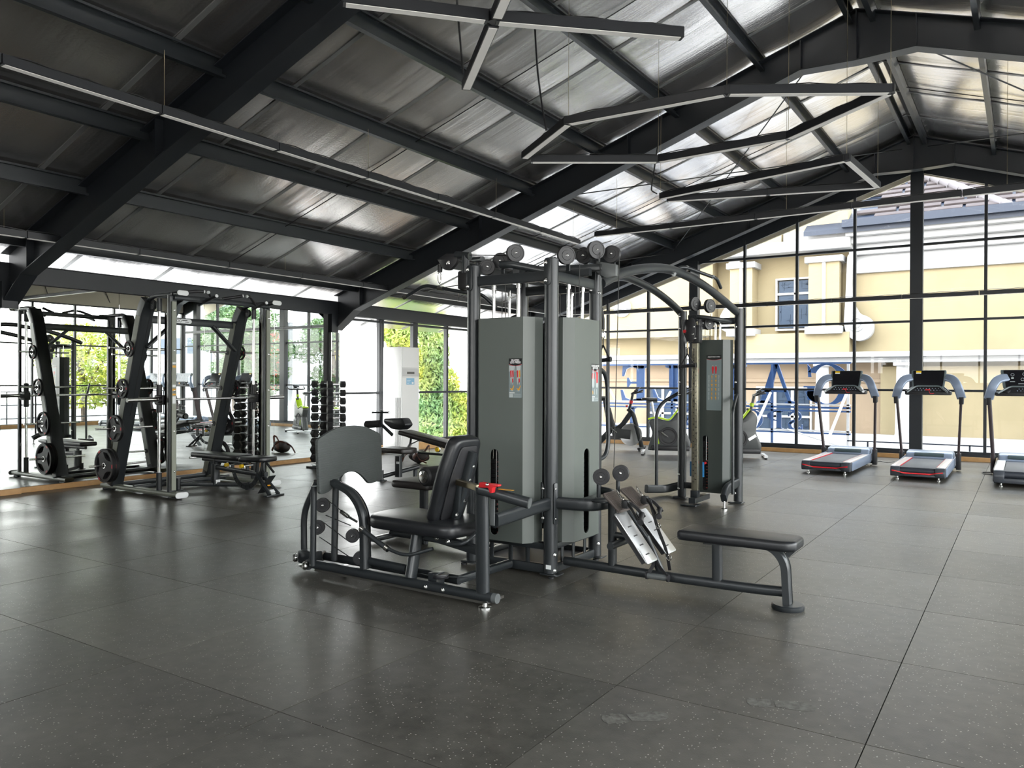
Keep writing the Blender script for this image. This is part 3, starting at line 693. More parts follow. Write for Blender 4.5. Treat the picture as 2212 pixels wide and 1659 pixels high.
# low rail on the terrace right of the sign
rl = thing('terrace_railing', 'low bluish metal railing on the terrace right of the sign', 'railing', (-1.5, 14.2, 0))
for z in (.12, -.02):
    bm = nb(); box(bm, px2x(1838), 0.0, 14.2, 14.24, z-.012, z+.012); obj('rail', bm, NAVY, rl, smooth=False)
for x in (-2.2, -1.3, -.4): bm = nb(); box(bm, x-.015, x+.015, 14.2, 14.24, -.1, .13); obj('post', bm, NAVY, rl, smooth=False)

# ---- greenery
def leafmat(nm, a, b_): 
    m = mat(nm, a, .6, noise=(2.2, b_, 1.)); return m
LEAFY = leafmat('yellow_green_leaf', (.25,.36,.07), (.58,.58,.08)); LEAFG = leafmat('green_leaf', (.16,.30,.12), (.36,.44,.13)); LEAFD = leafmat('deep_green_leaf', (.035,.085,.03), (.10,.17,.05)); BARK = mat('bark', (.16,.12,.09), .9, noise=(8,(.08,.06,.05),1.))
def foliage(name, blobs, n, m, par, size=.1, droop=0., seed=1):
    rnd = random.Random(seed); V = []; Fc = []; tot = sum(b_[3]*b_[4]*b_[5] for b_ in blobs)
    for (cx, cy, cz, rx, ry, rz_) in blobs:
        k = int(n*rx*ry*rz_/tot)
        for _ in range(k):
            while 1:
                p = Vector((rnd.uniform(-1,1), rnd.uniform(-1,1), rnd.uniform(-1,1)))
                if .25 < p.length < 1: break
            p = Vector((cx+p.x*rx, cy+p.y*ry, cz+p.z*rz_))
            d = Vector((rnd.gauss(0,1), rnd.gauss(0,1), rnd.gauss(0,.7)-droop)).normalized(); u, v = frame_of(d)
            a = rnd.uniform(0, 2*PI); s = (u*math.cos(a)+v*math.sin(a)); L_ = size*rnd.uniform(.6, 1.3); w_ = L_*.17
            nrm = d.cross(s)*w_*.4; i = len(V)
            V += [p-d*L_/2, p+s*w_+nrm, p+d*L_/2, p-s*w_+nrm]; Fc.append((i, i+1, i+2, i+3))
    me = bpy.data.meshes.new(name); me.from_pydata([tuple(v) for v in V], [], Fc); me.materials.append(m); o = bpy.data.objects.new(name, me); C.objects.link(o)
    o.parent = par; o.matrix_parent_inverse = Matrix.Translation(-par.location); o['kind'] = 'stuff'; return o
def tree(label, x, y, z0, h, blobs, n, m, size, droop=0., seed=1, group=None, lean=.3, br=6):
    t = thing('tree', label, 'tree', (x, y, z0), group); rnd = random.Random(seed)
    bm = nb(); top = Vector((x+lean, y, z0+h*.6)); tube(bm, [(x, y, z0), (x+lean*.3, y, z0+h*.3), top], .09, 8, fil=.3)
    obj('trunk', bm, BARK, t)
    for k in range(br):
        b_ = blobs[k % len(blobs)]; e_ = Vector((b_[0]+rnd.uniform(-.5,.5)*b_[3], b_[1]+rnd.uniform(-.5,.5)*b_[4], b_[2]+rnd.uniform(-.2,.6)*b_[5])); s = Vector((x+lean*.3, y, z0+h*rnd.uniform(.2,.5)))
        bm = nb(); tube(bm, [s, (s+e_)/2+Vector((rnd.uniform(-.2,.2), 0, rnd.uniform(0,.3))), e_], .03, 6, fil=.4); obj('branch', bm, BARK, t)
    foliage('foliage', blobs, n, m, t, size, droop, seed); return t
T1 = at(935,790,'x',-11.6); T2 = at(938,890,'x',-11.6); T3 = at(988,905,'x',-11.6); T4 = at(862,715,'x',-11.6)
tree('weeping tree with long green and yellow leaves beside the left windows, nearest the air conditioner', T1.x, T1.y, -3.2, 6, [(T1.x, T1.y, T1.z+.1, .35, .42, 1.3), (T2.x, T2.y, T2.z-.3, .4, .48, 1.2), (T1.x, T1.y, T1.z+1.0, .35, .5, .6)], 17000, LEAFG, .19, 1.2, 3)
tree('yellow-leaved tree behind the white air conditioner', T4.x, T4.y, -3.2, 6, [(T4.x, T4.y, T4.z, .4, .42, .45), (T4.x, T4.y+.3, T4.z-.8, .4, .3, .6)], 5500, LEAFY, .16, .8, 4)
tree('yellow-green shrubby tree at the far end of the left windows', T3.x, T3.y, -3.2, 5, [(T3.x, T3.y, T3.z, .4, .55, .75), (T3.x, T3.y-.25, T3.z+.6, .2, .22, .7)], 6000, LEAFY, .15, 1., 5)
# seen in the mirror
for i, (x, y, h, m, lb) in enumerate([(5.5, 16.5, 5.5, LEAFG, 'branching green tree on the terrace, left of the red banners in the mirror'), (8.2, 17.8, 6, LEAFG, 'taller green tree between the banners outside, seen in the mirror'), (10.8, 19.5, 6.5, LEAFG, 'spreading tree right of the red banners outside, seen in the mirror'), (6.7, 10.6, 4.0, LEAFY, 'yellow-green tree beyond the railing, seen in the mirror beside the cable column'), (3.3, 18.4, 5.0, LEAFG, 'dense green tree outside at the right edge of the mirror, beside the dumbbell tower'), (14.0, 21.5, 6.5, LEAFG, 'green tree outside seen in the mirror behind the treadmills')]):
    tree(lb, x, y, -.1, h, [(x+.2, y, h*.62, 1.2, 1.2, .7), (x-.8, y+.3, h*.45, .8, .8, .5), (x+.9, y-.3, h*.5, .8, .9, .55), (x, y, h*.2, .9, .9, .5), (x+.3, y+.5, h*.3, 1.3, 1.0, .6)], 7000, LEAFD if m is LEAFG else m, .17, 0, 10+i, lean=.3)
BRED = mat('red_banner_cloth', (.62,.06,.04), .7); BGRN = mat('pale_green_banner_cloth', (.35,.60,.42), .7); BYEL = mat('yellow_banner_cloth', (.75,.6,.12), .7)
for i, (x, y, m, lb) in enumerate([(7.4, 19.2, BRED, 'tall red flag banner outside, leftmost of the red pair in the mirror'), (8.1, 19.6, BRED, 'tall red flag banner outside, rightmost of the red pair in the mirror'), (9.6, 19.9, BGRN, 'pale green banner between red ones, seen in the mirror'), (6.6, 22.0, BYEL, 'yellow banner outside, seen in the mirror behind the barbell rack'), (10.9, 20.3, BRED, 'red flag banner outside, seen at the right edge of the mirror')]):
    t = thing('flag_banner', lb, 'banner', (x, y, -.1))
    bm = nb(); tube(bm, [(x, y, -.1), (x, y, 3.4), (x+.3, y, 3.7)], .02, 6, fil=.2); obj('pole', bm, WMET, t)
    bm = nb(); prism(bm, rpoly([(x+.02, .9), (x+.75, .9), (x+.7, 2.4), (x+.55, 3.5), (x+.02, 3.3)], .1), .012, MXZ(y)); obj('cloth', bm, m, t, smooth=False)
FARB = mat('pale_grey_render', (.20,.21,.225), .8)
fb = thing('far_building', 'pale grey building far off across the street, seen only in the mirror', 'building', (12, 30, 0))
for x0, x1, h in ((5.5, 11, 5.0), (12, 19, 8.0), (20, 27, 5.0), (28, 38, 7.0)):
    wb('wall', x0, x1, 30, 34, -.5, h, FARB, fb)
    for k in range(3): 
        o = wb('window', x0+.8+k*1.7, x0+1.7+k*1.7, 29.95, 30.02, h*.45, h*.45+1.1, SHUT, fb)
br = thing('balcony_railing', 'dark metal balcony railing beyond the right-hand windows, seen in the mirror', 'railing', (6.2, 6, 0))
for z in (.95, .55, .15):
    bm = nb(); tube(bm, [(6.2, -4, z), (6.2, 13.5, z)], .022, 6); obj('rail', bm, STEEL, br)
for k in range(11): bm = nb(); tube(bm, [(6.2, -3.9+k*1.7, -.06), (6.2, -3.9+k*1.7, .97)], .022, 6); obj('post', bm, STEEL, br)

# ================================================================== multi-station cable machine
def pulley(par, c, ax, r=.055, w_=.026, name='pulley'):
    bm = nb(); lathe(bm, [(0,-w_/2-.004),(r*.55,-w_/2-.004),(r*.58,-w_/2),(r*.86,-w_/2),(r*.88,-w_/2-.003),(r,-w_/2-.003),(r,-w_/2+.002),(r*.86,-.002),(r*.86,.002),(r,w_/2-.002),(r,w_/2+.003),(r*.88,w_/2+.003),(r*.86,w_/2),(r*.58,w_/2),(r*.55,w_/2+.004),(0,w_/2+.004)], c, ax, 28)
    o = obj(name, bm, PLASTB, par); bm = nb(); a = Vector(ax).normalized(); bolt(bm, Vector(c)+a*(w_/2+.004), a, .0075); bolt(bm, Vector(c)-a*(w_/2+.004), -a, .0075)
    obj('hub_bolt', bm, CHROME, o); return o
def bolts(par, items, r=.010, name='bolt'):
    for p, d in items:
        bm = nb(); bolt(bm, p, d, r); obj(name, bm, CHROME, par)
def pad(name, par, pts, thick, M, m=VINYL, bev=.022, rad=.05):
    bm = nb(); prism(bm, rpoly(pts, rad, 4), thick, M, bev=bev, seg=3); o = obj(name, bm, m, par)
    return o
mg = thing('multi_gym', 'large charcoal multi-station cable machine with seated leg press, in the middle of the floor', 'gym machine', (-2.54, 1.8, 0))
PF, PL, PR, PB = (-2.2, 1.47), (-2.85, 1.47), (-2.2, 2.12), (-2.85, 2.12)
for i, (x, y) in enumerate((PF, PL, PR, PB)):
    bm = nb(); cyl(bm, (x, y, .03), (x, y, 2.15), .048, seg=24); lathe(bm, [(.048,0),(.044,.006),(0,.008)], (x, y, 2.15), (0,0,1), 24); p = obj('post', bm, FRAME, mg)
    bm = nb(); prism(bm, rpoly([(-.07,-.055),(.07,-.055),(.07,.055),(-.07,.055)], .02), .01, T(x+(.01 if i%2==0 else -.01), y, .018), bev=.002); obj('base_plate', bm, FRAME, p)
    bm = nb(); lathe(bm, [(0,0),(.022,0),(.022,.012),(.01,.015),(.01,.02),(0,.02)], (x+.03 if x > -2.5 else x-.05, y-.04, 0), (0,0,1), 12); obj('levelling_foot', bm, RUBBER, p)
# saddle plates + bolts on the posts
for (x, y) in (PF, PL, PR):
    for z in (2.06,):
        bm = nb(); prism(bm, rpoly([(-.026,-.09),(.026,-.09),(.026,.09),(-.026,.09)], .024, 4), .006, T(x+.0, y-.054, z) @ RX(PI/2), bev=.001); obj('saddle_plate', bm, FRAME, mg)
    bolts(mg, [((x-.012, y-.06, 2.12), (0,-1,0)), ((x-.012, y-.06, 2.0), (0,-1,0))])
bolts(mg, [((PF[0]-.035, PF[1]-.04, z), (-.6,-.8,0)) for z in (.40, .60)]+[((PF[0]+.045, PF[1]-.02, z), (.9,-.4,0)) for z in (.40, .60, .155, .05)]+[((PR[0]+.045, PR[1]-.03, z), (.8,-.5,0)) for z in (.12, 1.98)])
# top frame
def beam(name, a, b_, w_, h_, m=FRAME, par=None, up=(0,0,1), r=.006, fil=0.):
    bm = nb(); tube(bm, [a, b_] if len(b_) == 3 and not isinstance(b_[0], (tuple, Vector)) else [a]+list(b_), 0, prof=rr(w_, h_, r, 2), up=up, fil=fil); return obj(name, bm, m, par or mg)
for z in (2.04,):
    beam('top_beam', (PL[0]+.04, PL[1], z), (PF[0]-.04, PF[1], z), .04, .07); beam('top_beam', (PB[0]+.04, PB[1], z-.01), (PR[0]-.04, PR[1], z-.01), .04, .07)
    beam('top_beam', (PF[0], PF[1]+.04, z), (PR[0], PR[1]-.04, z), .04, .07); beam('top_beam', (PL[0], PL[1]+.04, z), (PB[0], PB[1]-.04, z), .04, .07)
beam('top_beam', (-2.79, 1.78, 2.10), (-2.1, 1.84, 2.10), .05, .05)
beam('top_beam', (-2.52, 1.52, 2.10), (-2.60, 2.1, 2.10), .05, .05)
bm = nb(); tube(bm, [at(1082, 572, 'y', 1.42), at(1105, 571, 'y', 1.42), (-2.25, 1.5, 2.075)], 0, prof=rr(.05, .05, .02, 3), up=(0,0,1), fil=.04); obj('pulley_arm', bm, FRAME, mg)
# bottom frame
for a, b_ in ((PL, PF), (PF, PR), (PB, PR), (PL, PB)):
    beam('bottom_beam', (a[0], a[1], .05), (b_[0], b_[1], .05), .04, .06); beam('bottom_beam', (a[0], a[1], .20), (b_[0], b_[1], .20), .04, .04)
for x in (-2.68, -2.52, -2.38): beam('bottom_strut', (x, PF[1]-.005, .07), (x, PF[1]-.005, .2), .035, .012, up=(0,1,0))
for y in (1.62, 1.78, 1.95): beam('bottom_strut', (PF[0]+.005, y, .07), (PF[0]+.005, y, .2), .012, .035, up=(0,1,0))
bm = nb(); box(bm, -2.81, -2.25, 1.5, 2.1, .035, .05); obj('floor_pan', bm, PLASTB, mg)
# shrouds with slot, guide rods and weight stacks
def capsule(cx, cz, w_, h_, n=8):
    o = []
    for s, a0 in ((1, 0), (-1, PI)):
        for k in range(n+1): a = a0+PI*k/n; o.append((cx+w_/2*math.cos(a), cz+s*(h_/2-w_/2)+w_/2*math.sin(a)))
    return o
def shroud(par, wdt, h, z0, M, m, slotx=-.05, slot=(.05, .60), placard=True, depth=.17, bevw=.055):
    """front panel in local XZ facing -Y, placed by M; width wdt"""
    L0 = M
    K = Matrix(((1,0,0,0),(0,0,1,0),(0,1,0,0),(0,0,0,1)))
    bm = nb(); prism(bm, [(-wdt/2, z0), (wdt/2, z0), (wdt/2, z0+h), (-wdt/2, z0+h)], .008, L0 @ K, holes=[capsule(slotx, slot[1], slot[0], .60)]); sh = obj('shroud_panel', bm, m, par, smooth=False)
    for s in (-1, 1):
        bm = nb(); e_ = wdt/2+bevw
        prism(bm, [(s*wdt/2, 0), (s*e_, .065), (s*e_, depth), (s*(e_-.006), depth), (s*(e_-.006), .068), (s*wdt/2, .008)], h, L0 @ T(0,0,z0)); obj('shroud_side', bm, m, sh, smooth=False)
    bm = nb(); box(bm, -wdt/2-.04, wdt/2+.04, .10, .105, z0, z0+h, L0); obj('shroud_back', bm, PLASTB, sh, smooth=False)
    # stack
    pc = None
    for k in range(16):
        bm = nb(); box(bm, -.13, .13, .05, .095, z0+.03+k*.033, z0+.03+k*.033+.029, L0, bev=.003); obj('stack_plate', bm, RUBBER, par, smooth=False)
    bm = nb()
    for k in range(16):
        box(bm, slotx-.008, slotx+.016, .0485, .05, z0+.04+k*.033, z0+.05+k*.033, L0)
    obj('stack_number', bm, mat('stack_number_print', (.45,.12,.10), .5) if 'stack_number_print' not in MATS else MATS['stack_number_print'], par, smooth=False, stuff=True)
    bm = nb(); cyl(bm, L0 @ Vector((slotx, .03, z0+.35)), L0 @ Vector((slotx, .03, z0+.66)), .006); obj('selector_rod', bm, CHROME, par)
    for x in (-.12, .09):
        bm = nb(); cyl(bm, L0 @ Vector((x, .09, z0+.1)), L0 @ Vector((x, .09, 2.02)), .0115); g = obj('guide_rod', bm, CHROME, par)
        bm = nb(); cyl(bm, L0 @ Vector((x, .09, 1.975)), L0 @ Vector((x, .09, 2.0)), .018); obj('collar', bm, CHROME, g)
    bm = nb(); cyl(bm, L0 @ Vector((-.02, .09, z0+.6)), L0 @ Vector((-.02, .09, 2.07)), .003, seg=6); obj('cable', bm, CABLE, par)
    return sh
ML = T(-2.565, 1.395, 0)
s1 = shroud(mg, .37, 1.55, .215, ML, SHROUD, slotx=-.05, slot=(.07, .55))
MR_ = T(-2.115, 1.83, 0) @ RZ(PI/2)
s2 = shroud(mg, .37, 1.55, .215, MR_, SHROUD, slotx=-.005, slot=(.08, .55))
s3 = shroud(mg, .37, 1.55, .215, T(-2.93, 1.80, 0) @ RZ(-PI/2), SHROUD, slotx=0, slot=(.055, .64))
s4 = shroud(mg, .37, 1.55, .215, T(-2.52, 2.2, 0) @ RZ(PI), SHROUD, slotx=0, slot=(.055, .64))
# flat placards
PK = mat('placard_grey_print', (.20,.245,.25), .35); PBK = mat('placard_black_print', (.012,.014,.014), .3); PRD = mat('placard_red_print', (.60,.03,.04), .4); POR = mat('placard_orange_print', (.75,.36,.03), .4); PGY = mat('placard_pale_print', (.46,.50,.50), .4); PWH = mat('placard_white_print', (.8,.8,.8), .4)
K = Matrix(((1,0,0,0),(0,0,1,0),(0,1,0,0),(0,0,0,1)))
def placard(par, M, w_, h_, title, kind):
    """flat print in local XZ centred at origin, facing -Y"""
    bm = nb(); prism(bm, rpoly([(-w_/2,-h_/2),(w_/2,-h_/2),(w_/2,h_/2),(-w_/2,h_/2)], .008), .0012, M @ T(0,-.0012,0) @ K); o = obj('placard', bm, PK, par, smooth=False); o['label'] = 'grey printed instruction placard'
    q = 0
    def flat(pts, m, name='print', d=.0005):
        nonlocal q; q += 1
        bm = nb(); prism(bm, pts, d, M @ T(0,-.0012-d-q*.00004,0) @ K); return obj(name, bm, m, o, smooth=False)
    a = .14*h_ if kind != 'cable' else .07*h_
    n = 8; arc = [(w_/2-w_*k/n, h_/2-a-.012*math.sin(PI*k/n)) for k in range(n+1)]
    flat([(-w_/2, h_/2-.002), (w_/2, h_/2-.002)]+[(x, z-.003) for x, z in arc], PRD); flat([(-w_/2, h_/2), (w_/2, h_/2)]+arc, PBK)
    TM = lambda x, z: M @ T(x, -.0027, z) @ RX(PI/2)
    for i, s in enumerate(title): text('lettering', s, .019 if kind != 'cable' else .0155, TM(0, h_/2-.014-(a-.022)/max(1, len(title)-1)*i*.9 if len(title) > 1 else h_/2-a*.5), PWH, o)
    if kind == 'leg':
        for s in (-1, 1):
            cx = s*.027-.0
            flat([(cx-.018, .085), (cx+.018, .085), (cx+.014, .05), (cx+.012,-.02), (cx+.006,-.05), (cx+.001,-.02), (cx,.03), (cx-.003,-.02), (cx-.008,-.05), (cx-.013,-.02), (cx-.016,.05)], PGY)
            if s < 0: flat([(cx-.024,.085),(cx-.018,.085),(cx-.02,.045),(cx-.026,.045)], PGY); flat([(cx+.018,.085),(cx+.023,.085),(cx+.028,.045),(cx+.022,.045)], PGY)
            for dx in (-.009, .007):
                flat(rpoly([(cx+dx-.007,.05),(cx+dx+.006,.055),(cx+dx+.007,.01),(cx+dx-.003,.0)], .005), PRD if s < 0 or dx < 0 else POR)
            flat([(cx+.0,-.005),(cx+.01,0),(cx+.012,-.025),(cx+.004,-.035)], PRD)
            flat([(cx-.016,-.068),(cx-.004,-.073),(cx+.004,-.07),(cx+.013,-.05),(cx+.017,-.053),(cx+.009,-.08),(cx+.001,-.085),(cx-.014,-.075)], POR)
            flat([(cx-.014,-.09),(cx+.012,-.09),(cx+.009,-.085),(cx-.012,-.086)], PGY)
    if kind == 'row':
        for s in (-1, 1):
            cx = s*.03
            flat([(cx-.006,.105),(cx+.006,.105),(cx+.005,.085),(cx+.02,.06),(cx+.018,-.02),(cx+.008,-.035),(cx-.008,-.035),(cx-.018,-.02),(cx-.02,.06),(cx-.005,.085)], PGY)
            if s < 0:
                for d in (-1, 1): flat(rpoly([(cx+d*.006,.075),(cx+d*.021,.065),(cx+d*.021,.025),(cx+d*.012,.03)], .006), PRD)
            else: flat(rpoly([(cx-.014,.08),(cx+.014,.075),(cx+.012,.0),(cx-.01,-.005)], .006), PRD)
        flat([(-.04,-.06),(-.034,-.055),(-.028,-.075),(-.036,-.085)], POR); flat([(-.012,-.045),(-.006,-.045),(-.006,-.085),(-.012,-.085)], PGY); flat([(.02,-.045),(.026,-.045),(.026,-.085),(.02,-.085)], PGY)
    if kind in ('leg', 'row'):
        flat([(-w_/2+.006,-.098),(-.005,-.098),(-.005,-.104),(-w_/2+.006,-.104)], PWH)
        flat([(-w_/2+.006,-.107),(-.018,-.107),(-.018,-.132),(-w_/2+.006,-.132)], PGY)
        for k in range(4): flat([(-.012,-.108-k*.007),(w_/2-.008,-.108-k*.007),(w_/2-.008,-.110-k*.007),(-.012,-.110-k*.007)], PGY)
    if kind == 'cable':
        for cx in (-.012, .022):
            flat([(cx-.004,.188),(cx+.004,.188),(cx+.004,.178),(cx-.004,.178)], PGY)
            flat([(cx-.010,.176),(cx+.010,.176),(cx+.013,.15),(cx+.007,.12),(cx+.006,.095),(cx,.10),(cx-.006,.095),(cx-.007,.12),(cx-.013,.15)], PRD)
            flat([(cx-.006,.094),(cx+.009,.094),(cx+.009,.089),(cx-.006,.089)], PGY)
        rnd = random.Random(2)
        for r in range(6):
            z = .065-r*.046
            for s in (-1, 1):
                cx = s*.022
                flat([(cx-.003,z+.014),(cx+.004,z+.014),(cx+.004+rnd.choice((0,.008)),z+.010),(cx+.004,z),(cx+.003,z-.02),(cx-.002,z-.02),(cx-.004,z),(cx-.004-rnd.choice((0,.007)),z+.009)], POR)
                for k in range(5): flat([(s*.054-.009, z+.016-k*.008),(s*.054+.009-rnd.random()*.006, z+.016-k*.008),(s*.054+.008-rnd.random()*.006, z+.013-k*.008),(s*.054-.009, z+.013-k*.008)], PGY)
    return o
c1, c2 = at(1097, 778, 'y', 1.394), at(1129.5, 856, 'y', 1.394)
placard(mg, T((c1.x+c2.x)/2, 1.395, (c1.z+c2.z)/2), .107, .27, ['SEATED', 'LEG PRESS'], 'leg')
c1, c2 = at(1276, 789, 'x', -2.114), at(1297, 864, 'x', -2.114)
placard(mg, T(-2.114, 1.945, (c1.z+c2.z)/2) @ RZ(PI/2), .107, .27, ['SEATED ROW', 'STATION'], 'row')
# pulleys on the top
for px, py, ax, r in ((1053, 577, (.45,-.9,0), .055), (1082, 564, (.2,-1,0), .06), (1113, 547, (.8,-.6,0), .065), (1223, 552, (.75,-.65,0), .062), (1262, 552, (0,-1,0), .06), (1287, 540, (.85,-.55,0), .065), (1322, 549, (.1,-1,0), .062)):
    y = {1053: 1.55, 1082: 1.62, 1113: 1.62, 1223: 1.62, 1262: 1.95, 1287: 1.9, 1322: 2.0}[px]
    c = at(px, py, 'y', y); pulley(mg, c, ax, r, .03)
    bm = nb(); tube(bm, [c+Vector((0,.03,0)), c+Vector((0,.03,-.10)), (c.x-(.1 if px > 1300 else 0), c.y+.03, 2.09)], 0, prof=rr(.03, .012, .003, 1), up=(0,1,0)); obj('pulley_bracket', bm, FRAME, mg)
# pulley head bracket on the right (plain grey box) and lat pulldown head on the left
a, b_ = at(1291, 565, 'y', 1.93), at(1333, 600, 'y', 1.93)
bm = nb(); prism(bm, rpoly([(a.x, a.z), (b_.x, a.z-.035), (b_.x, b_.z+.01), (b_.x-.08, b_.z), (a.x, b_.z+.05)], [.005,.005,.005,.03,.005]), .045, MXZ(1.91), bev=.003); obj('head_bracket', bm, GREYP, mg)
beam('top_beam', (-2.55, 1.80, 2.14), (-2.05, 1.93, 2.14), .05, .05)
pts = [at(px, py, 'y', 1.62) for px, py in ((948,561),(966,549),(990,549),(991,566),(975,585),(960,583))]
bm = nb(); prism(bm, rpoly([(p.x, p.z) for p in pts], [.004,.01,.004,.03,.05,.03]), .035, MXZ(1.60), bev=.003); o = obj('pulley_cover', bm, PLASTB, mg)
bolts(o, [((at(968,568,'y',1.6).x, 1.6, at(968,568,'y',1.6).z), (0,-1,0))], .014, 'hub_bolt')
bm = nb(); cyl(bm, at(985, 551, 'y', 1.62), at(1015, 553, 'y', 1.62), .028); obj('cross_tube', bm, FRAME, mg)
bm = nb(); cyl(bm, at(1006, 553, 'y', 1.62), at(1006, 590, 'y', 1.62), .03); obj('neck_tube', bm, FRAME, mg)
bm = nb(); p = at(1000, 602, 'y', 1.62); box(bm, p.x-.04, p.x+.06, 1.6, 1.68, p.z-.08, p.z+.06, bev=.015); obj('bumper_block', bm, RUBBER, mg)
bm = nb(); cyl(bm, at(1024, 562, 'y', 1.6), at(1042, 560, 'y', 1.55), .022); cyl(bm, at(1032, 562, 'y', 1.58), at(1032, 590, 'y', 1.58), .012); obj('stub_tube', bm, FRAME, mg)
# lat pulldown bar hanging at left: a thing of its own
lb = thing('pulldown_bar', 'wide bent pulldown bar with chrome fittings hanging at the upper left of the multi-station machine', 'exercise bar', at(955, 630, 'y', 1.62))
bm = nb(); tube(bm, [at(877, 641, 'y', 1.62), at(918, 616, 'y', 1.62), at(945, 621, 'y', 1.62), at(1015, 634, 'y', 1.60), at(1040, 635, 'y', 1.75), at(1072, 665, 'y', 1.85)], .0135, 12, fil=.05); obj('bar', bm, CHROME if 0 else FRAME, lb)
for a_, b_ in (((872, 643), (880, 639)), ((946, 622), (958, 624)), ((995, 630), (1010, 632))):
    bm = nb(); cyl(bm, at(*a_, 'y', 1.62), at(*b_, 'y', 1.62), .018); obj('ferrule', bm, CHROME, lb)
bm = nb(); c = at(949, 600, 'y', 1.62); tube(bm, [c+Vector((0,0,.045)), c+Vector((.014,0,.03)), c+Vector((.014,0,-.03)), c+Vector((0,0,-.05)), c+Vector((-.014,0,-.03)), c+Vector((-.014,0,.03)), c+Vector((0,0,.045))], .004, 8, fil=.012); obj('carabiner', bm, CHROME, lb)
bm = nb(); cyl(bm, at(951, 572, 'y', 1.62), at(950, 588, 'y', 1.62), .019); obj('cable_stop', bm, RUBBER, lb)
# cables from the top right down
for pts in ([at(1296, 545, 'y', 1.9), at(1296, 1015, 'y', 1.85)], [at(1338, 555, 'y', 1.95), at(1326, 1010, 'y', 1.9)], [at(1252, 570, 'y', 1.66), at(1251, 660, 'y', 1.66)]):
    bm = nb(); tube(bm, pts, .003, 6); obj('cable', bm, CABLE, mg)
for a_, b_ in ((at(1110,600,'y',1.5), at(1200,555,'y',1.62)), (at(1015,551,'y',1.6), at(1100,552,'y',1.6)), (at(1230,548,'y',1.65), at(1320,520,'y',2.8))):
    bm = nb(); tube(bm, [a_, b_], .0035, 6); obj('cable', bm, CABLE, mg)

# ---- mid arms around the tower
bm = nb(); tube(bm, [(PF[0], PF[1]-.05, .50), (-2.19, 1.3, .50), (-2.13, .72, .50)], 0, prof=oval(.05, .085), up=(0,0,1)) if 0 else tube(bm, [(PF[0], PF[1]-.04, .50), (-2.13, .70, .50)], 0, prof=rr(.05, .085, .022, 3), up=(0,0,1)); obj('side_arm', bm, FRAME, mg)
bm = nb(); tube(bm, [(PF[0]+.03, PF[1], .505), (-1.90, 1.50, .505), (-1.86, 1.75, .505), (-1.98, 2.03, .505), (PR[0]+.03, PR[1], .505)], 0, prof=rr(.05, .085, .022, 3), up=(0,0,1), fil=.12); obj('side_arm', bm, FRAME, mg)
for s in (-1, 1):
    bm = nb(); prism(bm, rpoly([(-.018,-.14),(.018,-.14),(.018,.14),(-.018,.14)], .017, 4), .008, T(PF[0]+.0485*s*.9+(.004 if s > 0 else -.01), PF[1]-.02, .5) @ RZ(PI/2*.75 if s > 0 else -PI*.2) @ RX(PI/2), bev=.002); obj('saddle_plate', bm, FRAME, mg)

# ---- seated leg press
YN, YF = .63, .93
def tb(name, pts, r, m=FRAME, par=mg, fil=0., seg=14, prof=None, up=(0,0,1)):
    bm = nb(); tube(bm, pts, r, seg, fil=fil, prof=prof, up=up if prof else None); return obj(name, bm, m, par)
OV = oval(.045, .075)
xl, xr = -3.60, -2.09
tb('base_rail', [(xl, YN, .066), (xr, YN, .066)], 0, prof=rr(.06, .058, .026, 4)); tb('base_rail', [(xl-.1, YF-.08, .066), (-2.50, YF-.08, .066)], 0, prof=rr(.06, .058, .026, 4))
tb('end_plate', [(xl-.02, YN-.02, .06), (xl-.16, YF-.05, .06)], 0, prof=rr(.05, .07, .02, 3))
for y, x in ((YN-.03, xl-.02), (YF-.22, xl-.2)):
    pass
bm = nb(); lathe(bm, [(0,0),(.026,0),(.03,.01),(.03,.02),(.02,.03),(0,.032)], (xl-.02, YN-.03, .058), (-.5,-.86,0), 20); obj('end_cap', bm, CHROME, mg)
c = at(642, 1204, 'y', .68); bm = nb(); lathe(bm, [(0,0),(.026,0),(.03,.01),(.03,.02),(.02,.03),(0,.032)], c, (-.5,-.86,0), 20); obj('end_cap', bm, CHROME, mg)
bm = nb(); box(bm, c.x, c.x+.15, c.y, c.y+.1, c.z-.04, c.z+.05, bev=.012); obj('pivot_block', bm, FRAME, mg)
for x, y in ((xl-.22, .76), (-2.15, YN), (-3.5, YF-.08)):
    bm = nb(); lathe(bm, [(0,0),(.04,0),(.04,.006),(.015,.01),(.015,.03),(0,.03)], (x, y, 0), (0,0,1), 20); obj('levelling_foot', bm, CHROME, mg)
bm = nb(); cyl(bm, (xl-.05, .76, .045), (-2.2, .76, .045), .008); cyl(bm, (xl-.05, .72, .045), (-2.2, .72, .045), .008); obj('slide_rod', bm, BRASSY, mg)
bm = nb(); box(bm, xl, -2.15, YN+.02, YF-.1, .012, .028); obj('base_pan', bm, mat('satin_metal_pan', (.30,.29,.27), .3, .9), mg, smooth=False)
bm = nb(); cyl(bm, (xr+.0, YN, .066), (xr+.03, YN, .066), .029); obj('end_cap', bm, GREYP, mg)
bolts(mg, [(at(920,1268,'y',YN-.03), (0,-1,0)), (at(957,1275,'y',YN-.03), (0,-1,0))])
tb('front_upright', [at(676,1222,'y',.60), at(678,1050,'y',.60)], .021)
tb('front_upright', [at(722,1210,'y',.74), at(725,1050,'y',.74)], .023)
tb('rear_upright', [at(657,1188,'y',.80), at(656,1105,'y',.80), at(684,1040,'y',.80)], .023, fil=.1)
tb('curved_upright', [at(790,1228,'y',.64), at(788,1110,'y',.64), at(765,1066,'y',.64), at(722,1042,'y',.66)], 0, prof=oval(.05,.078), up=(0,1,0), fil=.12)
